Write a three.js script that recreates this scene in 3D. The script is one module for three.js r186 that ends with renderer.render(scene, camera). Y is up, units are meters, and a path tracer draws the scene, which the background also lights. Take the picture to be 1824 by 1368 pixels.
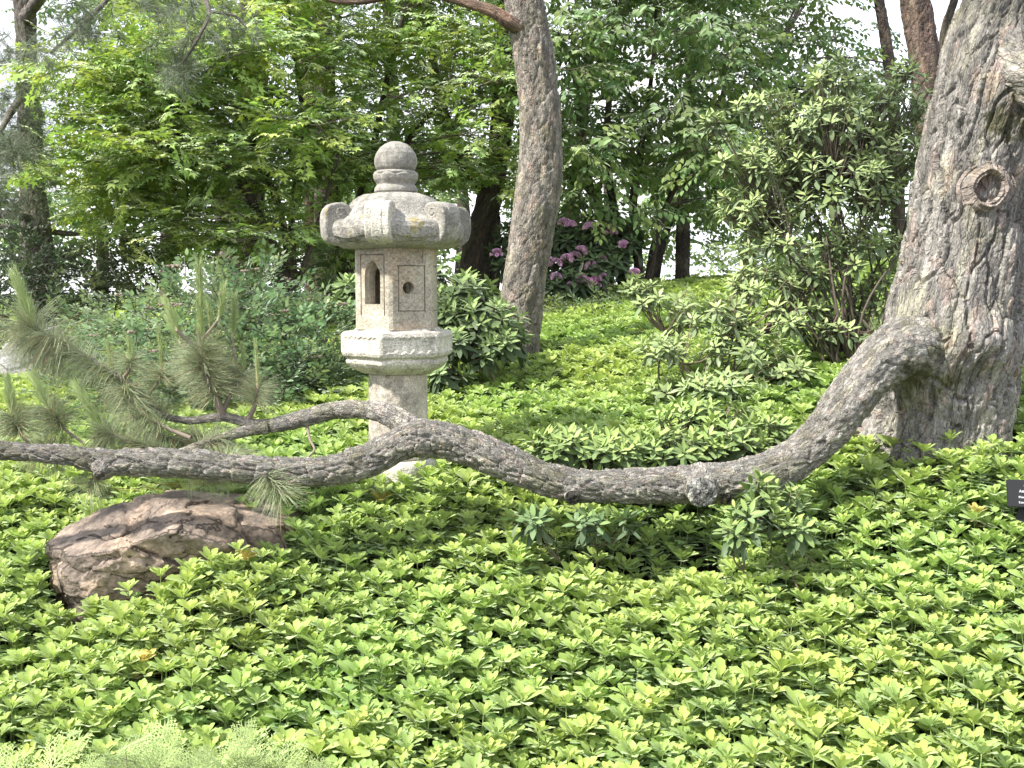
import * as THREE from 'three';
import { mergeGeometries } from 'three/addons/utils/BufferGeometryUtils.js';
import { Brush, Evaluator, SUBTRACTION } from 'three-bvh-csg';

// ---------------------------------------------------------------- camera, sky, sun, exposure
const scene = new THREE.Scene();
const camera = new THREE.PerspectiveCamera(40.7, 1824 / 1368, 0.05, 1500);
const PITCH = -0.0908;
camera.position.set(0, 1.6, 0);
camera.rotation.x = PITCH;
const renderer = new THREE.WebGLRenderer({ antialias: true });
renderer.toneMapping = THREE.LinearToneMapping;
renderer.toneMappingExposure = 2.55;
renderer.shadowMap.enabled = true;
renderer.setSize(1024, 768);

const SUN_DIR = new THREE.Vector3(-0.611, 0.743, 0.272).normalize();
const sun = new THREE.DirectionalLight(new THREE.Color().setRGB(1, 0.95, 0.85), 4);
sun.position.copy(SUN_DIR).multiplyScalar(40).add(new THREE.Vector3(0, 1, -6));
sun.target.position.set(0, 1, -6);
sun.castShadow = true;
sun.shadow.mapSize.set(4096, 4096);
sun.shadow.radius = 5;
Object.assign(sun.shadow.camera, { left: -16, right: 16, top: 16, bottom: -16, near: 1, far: 90 });
scene.add(sun, sun.target);

// ---------------------------------------------------------------- numbers
function mulberry(a) {
  return () => { a |= 0; a = (a + 0x6d2b79f5) | 0; let t = Math.imul(a ^ (a >>> 15), 1 | a); t = (t + Math.imul(t ^ (t >>> 7), 61 | t)) ^ t; return ((t ^ (t >>> 14)) >>> 0) / 4294967296; };
}
const V = (x, y, z) => new THREE.Vector3(x, y, z);
const lerp = (a, b, t) => a + (b - a) * t;
const clamp = (x, a = 0, b = 1) => Math.min(b, Math.max(a, x));
const sstep = (a, b, x) => { const t = clamp((x - a) / (b - a)); return t * t * (3 - 2 * t); };
function h3(x, y, z, s = 0) {
  let h = Math.imul(x | 0, 374761393) ^ Math.imul(y | 0, 668265263) ^ Math.imul(z | 0, 1274126177) ^ Math.imul(s | 0, 1442695041);
  h = Math.imul(h ^ (h >>> 13), 1274126177); h = Math.imul(h ^ (h >>> 16), 2246822519); h ^= h >>> 15;
  return (h >>> 0) / 4294967296;
}
function vn(x, y, z = 0, s = 0, per = 0) {
  const xi = Math.floor(x), yi = Math.floor(y), zi = Math.floor(z);
  let fx = x - xi, fy = y - yi, fz = z - zi;
  fx = fx * fx * (3 - 2 * fx); fy = fy * fy * (3 - 2 * fy); fz = fz * fz * (3 - 2 * fz);
  const w = per ? (v) => ((v % per) + per) % per : (v) => v;
  const x0 = w(xi), x1 = w(xi + 1), y0 = w(yi), y1 = w(yi + 1);
  const a = lerp(lerp(h3(x0, y0, zi, s), h3(x1, y0, zi, s), fx), lerp(h3(x0, y1, zi, s), h3(x1, y1, zi, s), fx), fy);
  const b = lerp(lerp(h3(x0, y0, zi + 1, s), h3(x1, y0, zi + 1, s), fx), lerp(h3(x0, y1, zi + 1, s), h3(x1, y1, zi + 1, s), fx), fy);
  return lerp(a, b, fz);
}
function fbm(x, y, z = 0, oct = 4, s = 0, per = 0) {
  let a = 0, w = 0.5, n = 0;
  for (let o = 0; o < oct; o++) { a += w * vn(x, y, z, s + o * 17, per); n += w; x *= 2; y *= 2; z *= 2; per *= 2; w *= 0.5; }
  return a / n;
}
function worley(x, y, z, s) {                       // [F1, F2, random of the nearest cell, its offsets]
  const xi = Math.floor(x), yi = Math.floor(y), zi = Math.floor(z);
  let f1 = 9, f2 = 9, id = 0, oz = 0;
  for (let i = -1; i <= 1; i++) for (let j = -1; j <= 1; j++) for (let k = -1; k <= 1; k++) {
    const cx = xi + i, cy = yi + j, cz = zi + k;
    const px = cx + h3(cx, cy, cz, s), py = cy + h3(cx, cy, cz, s + 1), pz = cz + h3(cx, cy, cz, s + 2);
    const d = (px - x) ** 2 + (py - y) ** 2 + (pz - z) ** 2;
    if (d < f1) { f2 = f1; f1 = d; id = h3(cx, cy, cz, s + 3); oz = z - pz; } else if (d < f2) f2 = d;
  }
  return [Math.sqrt(f1), Math.sqrt(f2), id, oz];
}

// ---------------------------------------------------------------- sky
{
  const w = 1024, h = 512, data = new Float32Array(w * h * 4);
  for (let j = 0; j < h; j++) for (let i = 0; i < w; i++) {
    const el = ((j + 0.5) / h - 0.5) * Math.PI, az = (i / w) * Math.PI * 2;
    const e = Math.max(0, el), k = (j * w + i) * 4;
    const t = Math.pow(Math.sin(e), 0.6);
    let r = lerp(1.02, 0.46, t), g = lerp(1.05, 0.58, t), b = lerp(1.1, 0.78, t);
    const q = [Math.cos(e) * Math.cos(az) * 3, Math.sin(e) * 5, Math.cos(e) * Math.sin(az) * 3];
    const c = sstep(0.42, 0.68, fbm(q[0], q[1], q[2], 5, 91));
    r = lerp(r, 1.06, c); g = lerp(g, 1.06, c); b = lerp(b, 1.08, c);
    data[k] = r * 0.8; data[k + 1] = g * 0.8; data[k + 2] = b * 0.8; data[k + 3] = 1;
  }
  const sky = new THREE.DataTexture(data, w, h, THREE.RGBAFormat, THREE.FloatType);
  sky.mapping = THREE.EquirectangularReflectionMapping;
  sky.magFilter = sky.minFilter = THREE.LinearFilter;
  sky.needsUpdate = true;
  scene.background = sky;
  scene.environment = sky;
}

// ---------------------------------------------------------------- placing and naming
const FPX = 1844;
const CP = Math.cos(PITCH), SP = Math.sin(PITCH);
function at(px, py, depth) {                        // a point of the photograph at a distance along the view axis
  const x = ((px - 912) / FPX) * depth, y = (-(py - 684) / FPX) * depth, z = -depth;
  return V(x, 1.6 + y * CP - z * SP, y * SP + z * CP);
}
function seen(p) {                                  // where a point falls in the photograph
  const y = p.y - 1.6, cy = y * CP + p.z * SP, cz = -y * SP + p.z * CP;
  return [912 + (p.x / -cz) * FPX, 684 - (cy / -cz) * FPX, -cz];
}
const PROFILE = [[-400, -1.2], [-5, -0.6], [0, -0.45], [2, 0.0], [2.9, 0.27], [3.6, 0.54], [4.5, 0.86], [6, 1.1], [7.5, 1.29], [10, 1.47], [14, 1.55], [20, 1.5], [60, 1.2], [900, -2]];
function canopyY(x, z) {
  const d = -z; let y = PROFILE[0][1];
  for (let i = 1; i < PROFILE.length; i++) if (d <= PROFILE[i][0] || i === PROFILE.length - 1) {
    const a = PROFILE[i - 1], b = PROFILE[i], t = clamp((d - a[0]) / (b[0] - a[0]));
    y = lerp(a[1], b[1], t); break;
  }
  const k = 1 - sstep(8, 16, d);
  const xc = clamp(x, -6, 6);
  const tilt = xc > 0 ? 0.15 * xc * xc / (Math.abs(xc) + 0.25) : 0.065 * xc;
  return y + tilt * k + (fbm(x * 0.7, z * 0.7, 3.3, 2, 5) - 0.5) * 0.1 * k + 0.08 * Math.exp(-((x + 0.45) ** 2 / 0.3 + (z + 4.2) ** 2 / 0.12)) + 0.12 * Math.exp(-((x - 1.7) ** 2 / 0.25 + (z + 3.95) ** 2 / 0.15)) + 0.13 * Math.exp(-((x + 1.0) ** 2 / 0.05 + (z + 3.68) ** 2 / 0.03)) - 0.13 * Math.exp(-((x - 0.55) ** 2 / 0.14 + (z + 3.74) ** 2 / 0.016)) - 0.07 * Math.exp(-((x + 1.6) ** 2 / 0.06 + (z + 3.6) ** 2 / 0.05));
}
const groundY = (x, z) => canopyY(x, z) - 0.15 * (1 - sstep(9.5, 13, -z));
const onGround = (p, dy = 0) => V(p.x, groundY(p.x, p.z) + dy, p.z);

const used = {};
function numbered(name) {
  const n = used[name] = (used[name] ?? -1) + 1;
  return n ? `${name}_${String(n).padStart(3, '0')}` : name;
}
function tag(o, label, category, group, kind) {
  if (label) o.userData.label = label;
  if (category) o.userData.category = category;
  if (group) o.userData.group = group;
  if (kind) o.userData.kind = kind;
  return o;
}
function thing(name, label, category, base, group) {
  const o = new THREE.Group();
  o.name = numbered(name); o.position.copy(base); o.base = base.clone();
  scene.add(o);
  return tag(o, label, category, group);
}
function part(name, geo, mat, parent, kind) {       // geo in world coordinates
  const m = new THREE.Mesh(geo, mat);
  const b = parent?.base ?? V(0, 0, 0);
  geo.translate(-b.x, -b.y, -b.z);
  m.name = name; m.castShadow = m.receiveShadow = true; m.base = b;
  if (kind) m.userData.kind = kind;
  (parent ?? scene).add(m);
  return m;
}
function copies(name, geo, mat, list, parent, kind = 'stuff') {  // list of {m: Matrix4 (world), c: Color}
  const im = new THREE.InstancedMesh(geo, mat, list.length), b = parent.base ?? V(0, 0, 0), M = new THREE.Matrix4(), T = new THREE.Matrix4().makeTranslation(-b.x, -b.y, -b.z);
  list.forEach((l, i) => { im.setMatrixAt(i, M.multiplyMatrices(T, l.m)); im.setColorAt(i, l.c); });
  im.name = name; im.castShadow = im.receiveShadow = true; im.userData.kind = kind;
  parent.add(im);
  return im;
}

// ---------------------------------------------------------------- textures
function tex(size, fn, srgb, rep = 1) {
  const d = new Uint8Array(size * size * 4);
  for (let j = 0; j < size; j++) for (let i = 0; i < size; i++) {
    const c = fn(i / size, j / size), k = (j * size + i) * 4;
    for (let n = 0; n < 3; n++) d[k + n] = clamp(c[n]) * 255;
    d[k + 3] = 255;
  }
  const t = new THREE.DataTexture(d, size, size, THREE.RGBAFormat);
  t.wrapS = t.wrapT = THREE.RepeatWrapping; t.magFilter = THREE.LinearFilter; t.minFilter = THREE.LinearMipmapLinearFilter; t.generateMipmaps = true;
  if (srgb) t.colorSpace = THREE.SRGBColorSpace;
  t.repeat.set(rep, rep); t.needsUpdate = true;
  return t;
}
const gray = (v) => [v, v, v];
const barkGrain = (u, v) => {
  const w = fbm(u * 6, v * 6, 0, 3, 31, 6) - 0.5;
  const a = fbm(u * 40 + w * 6, v * 14 + w * 4, 0, 4, 3, 0 || 2);
  return a;
};
// periodic grain: integer lattice periods
const grainP = (u, v, fu, fv, oct, s) => { let a = 0, w = 0.5, n = 0; for (let o = 0; o < oct; o++) { const x = u * fu, y = v * fv, xi = Math.floor(x), yi = Math.floor(y); let fx = x - xi, fy = y - yi; fx = fx * fx * (3 - 2 * fx); fy = fy * fy * (3 - 2 * fy); const X = (k) => ((xi + k) % fu + fu) % fu, Y = (k) => ((yi + k) % fv + fv) % fv; a += w * lerp(lerp(h3(X(0), Y(0), o, s), h3(X(1), Y(0), o, s), fx), lerp(h3(X(0), Y(1), o, s), h3(X(1), Y(1), o, s), fx), fy); n += w; w *= 0.6; fu *= 2; fv *= 2; } return a / n; };
// scales of bark: cells with steps between them, periodic in both directions
function cellsP(u, v, fu, fv, s, wu = 0, wv = 0) {
  const x = u * fu + wu, y = v * fv + wv, xi = Math.floor(x), yi = Math.floor(y); let f1 = 9, f2 = 9, id = 0, oy = 0;
  for (let i = -1; i <= 1; i++) for (let j = -1; j <= 1; j++) {
    const cx = (((xi + i) % fu) + fu) % fu, cy = (((yi + j) % fv) + fv) % fv, px = xi + i + h3(cx, cy, 1, s), py = yi + j + h3(cx, cy, 2, s), d = (px - x) ** 2 + (py - y) ** 2;
    if (d < f1) { f2 = f1; f1 = d; id = h3(cx, cy, 3, s); oy = y - py; } else if (d < f2) f2 = d;
  }
  return [Math.sqrt(f2) - Math.sqrt(f1), id, oy];
}
const barkCells = (u, v) => {
  const w1 = (grainP(u, v, 9, 4, 4, 61) - 0.5) * 1.3, w2 = (grainP(u, v, 10, 8, 4, 62) - 0.5) * 1.3;
  return [cellsP(u, v, 11, 3, 71, w1, w2), cellsP(u, v, 30, 9, 72, w2 * 1.6, w1 * 1.6)];
};
const barkMap = tex(1024, (u, v) => { const [p, q] = barkCells(u, v), b = grainP(u, v, 5, 4, 4, 7), c = grainP(u, v, 90, 70, 3, 9), k = sstep(0.55, 0.7, grainP(u, v, 7, 5, 5, 17)); const t = 0.76 + 0.14 * (p[1] - 0.5) + 0.2 * (q[1] - 0.5) + 0.22 * (b - 0.5) + 0.4 * (c - 0.5) + 0.1 * k; return [t * 1.01, t, t * (0.985 - 0.05 * k)]; }, true, 2);
const barkBump = tex(1024, (u, v) => { const [p, q] = barkCells(u, v), c = grainP(u, v, 60, 44, 4, 4); const h = 0.34 * p[1] + 0.14 * p[2] * 0.6 + 0.26 * q[1] + 0.12 * q[2] + 0.34 * c - 0.24 * (1 - sstep(0, 0.2, p[0])) - 0.08 * (1 - sstep(0, 0.16, q[0])); return gray(0.25 + 0.75 * h); }, false, 2);
const stoneMap = tex(512, (u, v) => {
  const a = grainP(u, v, 160, 160, 1, 12), b = grainP(u, v, 90, 90, 2, 22), c = grainP(u, v, 6, 6, 4, 2);
  let t = 0.76 + 0.24 * (c - 0.5) + 0.3 * (b - 0.5); if (a < 0.27) t -= 0.14; if (a > 0.8) t += 0.12;
  return [t * 1.01, t * 0.99, t * 0.955];
}, true, 2.5);
const stoneBump = tex(512, (u, v) => gray(0.5 * grainP(u, v, 110, 110, 2, 12) + 0.5 * grainP(u, v, 24, 24, 4, 5)), false, 2.5);
const rockMap = tex(512, (u, v) => { const a = grainP(u, v, 12, 12, 5, 41), b = grainP(u, v, 70, 70, 3, 42); const t = 0.84 + 0.5 * (a - 0.5) + 0.4 * (b - 0.5); return [t, t * 0.975, t * 0.95]; }, true, 1.5);
const rockBump = tex(512, (u, v) => gray(grainP(u, v, 14, 20, 6, 44)), false, 1.5);
const soilMap = tex(256, (u, v) => { const a = grainP(u, v, 16, 16, 5, 51), t = 0.55 + 0.7 * (a - 0.5); return [t, t, t]; }, true, 1);

const M = {
  bark: new THREE.MeshStandardMaterial({ vertexColors: true, map: barkMap, bumpMap: barkBump, bumpScale: 0.028, roughness: 0.95 }),
  stone: new THREE.MeshStandardMaterial({ vertexColors: true, map: stoneMap, bumpMap: stoneBump, bumpScale: 0.0035, roughness: 0.92 }),
  rock: new THREE.MeshStandardMaterial({ vertexColors: true, map: rockMap, bumpMap: rockBump, bumpScale: 0.012, roughness: 0.85 }),
  soil: new THREE.MeshStandardMaterial({ vertexColors: true, map: soilMap, roughness: 1 }),
  twig: new THREE.MeshStandardMaterial({ vertexColors: true, roughness: 0.9 }),
  needle: new THREE.MeshStandardMaterial({ vertexColors: true, roughness: 0.55 }),
};
const leafMat = (o = {}) => new THREE.MeshPhysicalMaterial({ vertexColors: true, roughness: 1, transmission: 0.34, thickness: 0, clearcoat: 0.35, clearcoatRoughness: 0.42, side: THREE.DoubleSide, ...o });
M.leaf = leafMat();
M.glossy = leafMat({ transmission: 0.2, clearcoat: 0.5, clearcoatRoughness: 0.4 });
M.thin = leafMat({ transmission: 0.42, clearcoat: 0.18, clearcoatRoughness: 0.5 });

// ---------------------------------------------------------------- shapes
function paint(geo, fn) {                           // vertex colours, linear
  const p = geo.attributes.position, c = new Float32Array(p.count * 3);
  const v = V(0, 0, 0);
  for (let i = 0; i < p.count; i++) { v.fromBufferAttribute(p, i); const k = typeof fn === 'function' ? fn(v, i) : fn; c[3 * i] = k[0]; c[3 * i + 1] = k[1]; c[3 * i + 2] = k[2]; }
  geo.setAttribute('color', new THREE.BufferAttribute(c, 3));
  return geo;
}
function gridGeo(nu, nv, f, wrapU = true) {         // f(u, v) -> {p, uv, c}; the seam shares its normals
  const pos = [], uv = [], col = [], idx = [];
  for (let j = 0; j <= nv; j++) for (let i = 0; i <= nu; i++) {
    const q = f(i / nu, j / nv); pos.push(q.p.x, q.p.y, q.p.z); uv.push(q.uv[0], q.uv[1]); const c = q.c ?? [1, 1, 1]; col.push(c[0], c[1], c[2]);
    if (i < nu && j < nv) { const a = j * (nu + 1) + i; idx.push(a, a + 1, a + nu + 2, a, a + nu + 2, a + nu + 1); }
  }
  const g = new THREE.BufferGeometry();
  g.setAttribute('position', new THREE.Float32BufferAttribute(pos, 3)); g.setAttribute('uv', new THREE.Float32BufferAttribute(uv, 2)); g.setAttribute('color', new THREE.Float32BufferAttribute(col, 3));
  g.setIndex(idx); g.computeVertexNormals();
  if (wrapU) { const n = g.attributes.normal, a = V(0, 0, 0), b = V(0, 0, 0); for (let j = 0; j <= nv; j++) { const i0 = j * (nu + 1), i1 = i0 + nu; a.fromBufferAttribute(n, i0); b.fromBufferAttribute(n, i1); a.add(b).normalize(); n.setXYZ(i0, a.x, a.y, a.z); n.setXYZ(i1, a.x, a.y, a.z); } }
  return g;
}
function path(list) {                               // [[px, py, depth, radius in photo pixels], ...]
  return { pts: list.map((l) => at(l[0], l[1], l[2])), rad: list.map((l) => (l[3] * l[2]) / FPX) };
}
function rootPath(list, sink = 0.12, flare = 1.15) { // same, with a first point under the ground
  const q = path(list), g = onGround(q.pts[0], -sink);
  if (g.y < q.pts[0].y - 0.05) { q.pts.unshift(V(q.pts[0].x, g.y, q.pts[0].z)); q.rad.unshift(q.rad[0] * flare); }
  return q;
}
function tube(q, nu, nv, disp, colour, uvs = [1, 1], seam = V(0, 0, -1)) {   // a limb with its own relief; disp(theta, s, p) in metres along the radius
  const curve = new THREE.CatmullRomCurve3(q.pts, false, 'centripetal'), n = q.pts.length - 1;
  const P = [], R = [], N = [], B = [], S = [0];
  for (let j = 0; j <= nv; j++) {
    const t = j / nv, f = t * n, i = Math.min(n - 1, Math.floor(f)), k = f - i;
    P.push(curve.getPoint(t)); R.push(lerp(q.rad[i], q.rad[i + 1], k * k * (3 - 2 * k) * 0.5 + k * 0.5));
    if (j) S.push(S[j - 1] + P[j].distanceTo(P[j - 1]));
  }
  let nn = seam.clone();
  for (let j = 0; j <= nv; j++) {
    const T = P[Math.min(nv, j + 1)].clone().sub(P[Math.max(0, j - 1)]).normalize();
    nn = nn.clone().addScaledVector(T, -nn.dot(T)).normalize();
    N.push(nn); B.push(V(0, 0, 0).crossVectors(T, nn));
  }
  const rm = Math.max(...R);
  return gridGeo(nu, nv, (u, v) => {
    const j = Math.round(v * nv), th = u * Math.PI * 2, s = S[j];
    const dir = N[j].clone().multiplyScalar(Math.cos(th)).addScaledVector(B[j], Math.sin(th));
    const base = P[j].clone().addScaledVector(dir, R[j]);
    const d = disp ? disp(th, s, base, R[j], dir) : 0;
    const p = P[j].clone().addScaledVector(dir, Math.max(0.0005, R[j] + d));
    return { p, uv: [u * 6.2832 * rm * uvs[0], s * uvs[1]], c: colour ? (typeof colour === 'function' ? colour(th, s, p, R[j], dir) : colour) : [1, 1, 1] };
  });
}
function cap(q, atEnd, colour, nu = 10) {           // a closing dome
  const n = q.pts.length - 1, p = atEnd ? q.pts[n] : q.pts[0], r = atEnd ? q.rad[n] : q.rad[0];
  const g = new THREE.SphereGeometry(r, nu, 6); g.translate(p.x, p.y, p.z); return paint(g, colour);
}
const stick = (q, colour, nu = 6, seg = 4) => tube(q, nu, (q.pts.length - 1) * seg, null, colour);
const strip = (g) => { for (const k of Object.keys(g.attributes)) if (!['position', 'normal', 'color', 'uv'].includes(k)) g.deleteAttribute(k); return g; };
const merge = (l) => mergeGeometries(l.map((g) => strip(g.index ? g : g)), false);

// bark relief: plates with cracks between them, flakes on top
function barkRelief(seed, w, l, amp) {
  const f = (th, s, p, R) => {
    const cx = Math.cos(th) * R, cz = Math.sin(th) * R;
    const wx = 0.7 * (fbm(cx * 9, s * 5, cz * 9, 3, seed) - 0.5), wy = 0.8 * (fbm(cx * 9 + 40, s * 7, cz * 9, 3, seed + 9) - 0.5);
    const a = worley(cx / w + wx * 1.5, cz / w + wx * 1.2, s / l + wy * 1.6, seed + 20);
    const b = worley(cx / (w * 0.42) + wy * 2, cz / (w * 0.42) + wx * 2, s / (l * 0.36) + wx * 2, seed + 50);
    const crack = 1 - sstep(0.0, 0.11, a[1] - a[0]);
    const crack2 = 1 - sstep(0.0, 0.16, b[1] - b[0]);
    return { d: amp * (0.8 * a[2] - 0.5 + 0.5 * a[3] - 1.1 * crack) + amp * 0.4 * (b[2] - 0.5 + 0.9 * b[3] - 0.5 * crack2) + amp * 0.5 * (fbm(cx * 70, s * 55, cz * 70, 2, seed + 70) - 0.5), id: a[2], id2: b[2] };
  };
  return f;
}
const barkTone = (base, red, lichen) => (r, th, s, p) => {     // tone of each plate, reddish flakes, lichen patches
  const k = 0.78 + 0.34 * r.id + 0.22 * (r.id2 - 0.5);
  const l = sstep(0.56, 0.68, fbm(p.x * 7, p.y * 7, p.z * 7, 4, 77)) * lichen;
  const rd = r.id2 > 0.86 ? red : 0;
  return [lerp(base[0] * k * (1 + rd * 0.5), 0.3, l), lerp(base[1] * k * (1 - rd * 0.12), 0.3, l), lerp(base[2] * k * (1 - rd * 0.25), 0.2, l)];
};

// a leaf along +x, upper side +y
function leafGeo(len, wid, outline, n, { fold = 0.25, curl = 0, wave = 0, colour = [1, 1, 1] } = {}) {
  const pos = [], idx = [], col = [];
  for (let i = 0; i <= n; i++) {
    const t = i / n, [xo, w] = outline(t, i), hw = w * wid * 0.5, y = curl * t * t * len;
    const yy = y + hw * fold;
    pos.push(t * len, y, 0, (t + xo) * len, yy + wave * Math.sin(i * 2.1), hw, (t + xo) * len, yy - wave * Math.sin(i * 2.1 + 1), -hw);
    col.push(...colour, ...colour, ...colour);
    if (i < n) { const a = i * 3, b = a + 3; idx.push(a, a + 1, b + 1, a, b + 1, b, a, b, b + 2, a, b + 2, a + 2); }
  }
  const g = new THREE.BufferGeometry();
  g.setAttribute('position', new THREE.Float32BufferAttribute(pos, 3)); g.setAttribute('color', new THREE.Float32BufferAttribute(col, 3));
  g.setIndex(idx); g.computeVertexNormals();
  return g;
}
const OVATE = (t) => [0, Math.pow(Math.sin(Math.PI * Math.pow(t, 0.75)), 0.85) + 0.02 * (1 - t)];
const ELLIPTIC = (t) => [0, Math.pow(Math.sin(Math.PI * Math.pow(t, 0.95)), 0.75) + 0.03 * (1 - t)];
const PACHY = (n) => (t, i) => [i > n * 0.5 && i < n && i % 2 ? -0.045 : 0, (t < 0.62 ? 0.1 + 0.9 * sstep(0.05, 0.66, t) : i === n ? 0.12 : Math.pow(1 - ((t - 0.62) / 0.4) ** 2, 0.6)) * (i > n * 0.45 && i < n ? (i % 2 ? 0.86 : 1.04) : 1)];
function mapleLeaf(len) {                           // five pointed lobes, flat fan round the base
  const R = [[0, 0.0], [-100, 0.45], [-78, 0.3], [-48, 0.78], [-27, 0.42], [0, 1], [27, 0.42], [48, 0.78], [78, 0.3], [100, 0.45]];
  const pos = [0, 0, 0], idx = [];
  for (let i = 1; i < R.length; i++) { const a = (R[i][0] * Math.PI) / 180, r = R[i][1] * len; pos.push(Math.cos(a) * r, (R[i][1] > 0.44 ? -0.12 : 0.05) * r, Math.sin(a) * r); if (i > 1) idx.push(0, i, i - 1); }
  const g = new THREE.BufferGeometry();
  g.setAttribute('position', new THREE.Float32BufferAttribute(pos, 3)); g.setIndex(idx); g.computeVertexNormals();
  return paint(g, [1, 1, 1]);
}
const E = new THREE.Euler(), Q = new THREE.Quaternion(), ONE = V(1, 1, 1);
function turned(g, yaw, lift, roll, p, s = 1) {     // leaf turned about x, lifted, then swung about y
  const m = new THREE.Matrix4().makeRotationY(yaw).multiply(new THREE.Matrix4().makeRotationZ(lift)).multiply(new THREE.Matrix4().makeRotationX(roll)).multiply(new THREE.Matrix4().makeScale(s, s, s));
  m.setPosition(p.x, p.y, p.z);
  return g.clone().applyMatrix4(m);
}
const tint = (g, c) => { const a = g.attributes.color; for (let i = 0; i < a.count; i++) a.setXYZ(i, a.getX(i) * c[0], a.getY(i) * c[1], a.getZ(i) * c[2]); return g; };
function line(a, b, r0, r1, colour, nu = 4, bend = 0) { // a thin tapering stem without uv
  const mid = a.clone().lerp(b, 0.5); mid.y += bend;
  const q = { pts: bend ? [a, mid, b] : [a, b], rad: bend ? [r0, (r0 + r1) / 2, r1] : [r0, r1] };
  const g = tube(q, nu, bend ? 4 : 1, null, colour); g.deleteAttribute('uv'); return g;
}

// ---------------------------------------------------------------- ground
{
  const N = 170, warp = (t) => Math.sign(t) * (7 * Math.abs(t) + 420 * Math.pow(Math.abs(t), 5));
  const pos = [], idx = [], uv = [];
  for (let j = 0; j <= N; j++) for (let i = 0; i <= N; i++) {
    const x = warp((i / N) * 2 - 1), z = -6 + warp((j / N) * 2 - 1);
    pos.push(x, groundY(x, z), z); uv.push(x, z);
    if (i < N && j < N) { const a = j * (N + 1) + i; idx.push(a, a + N + 1, a + 1, a + 1, a + N + 1, a + N + 2); }
  }
  const g = new THREE.BufferGeometry();
  g.setAttribute('position', new THREE.Float32BufferAttribute(pos, 3)); g.setAttribute('uv', new THREE.Float32BufferAttribute(uv, 2));
  g.setIndex(idx); g.computeVertexNormals();
  paint(g, (p) => { const d = Math.hypot(p.x * 0.6, p.z), k = sstep(10.5, 13.5, d + 2 * (fbm(p.x, p.z, 0, 3, 6) - 0.5)), n = fbm(p.x * 2, p.z * 2, 1, 3, 8); return [lerp(0.075, 0.17, k) * (0.7 + 0.6 * n), lerp(0.05, 0.27, k) * (0.7 + 0.6 * n), lerp(0.033, 0.06, k) * (0.7 + 0.6 * n)]; });
  tag(part('ground', g, M.soil, null), 'dark garden soil of the slope rising to a grassy crest', null, null, 'structure');
}

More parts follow.
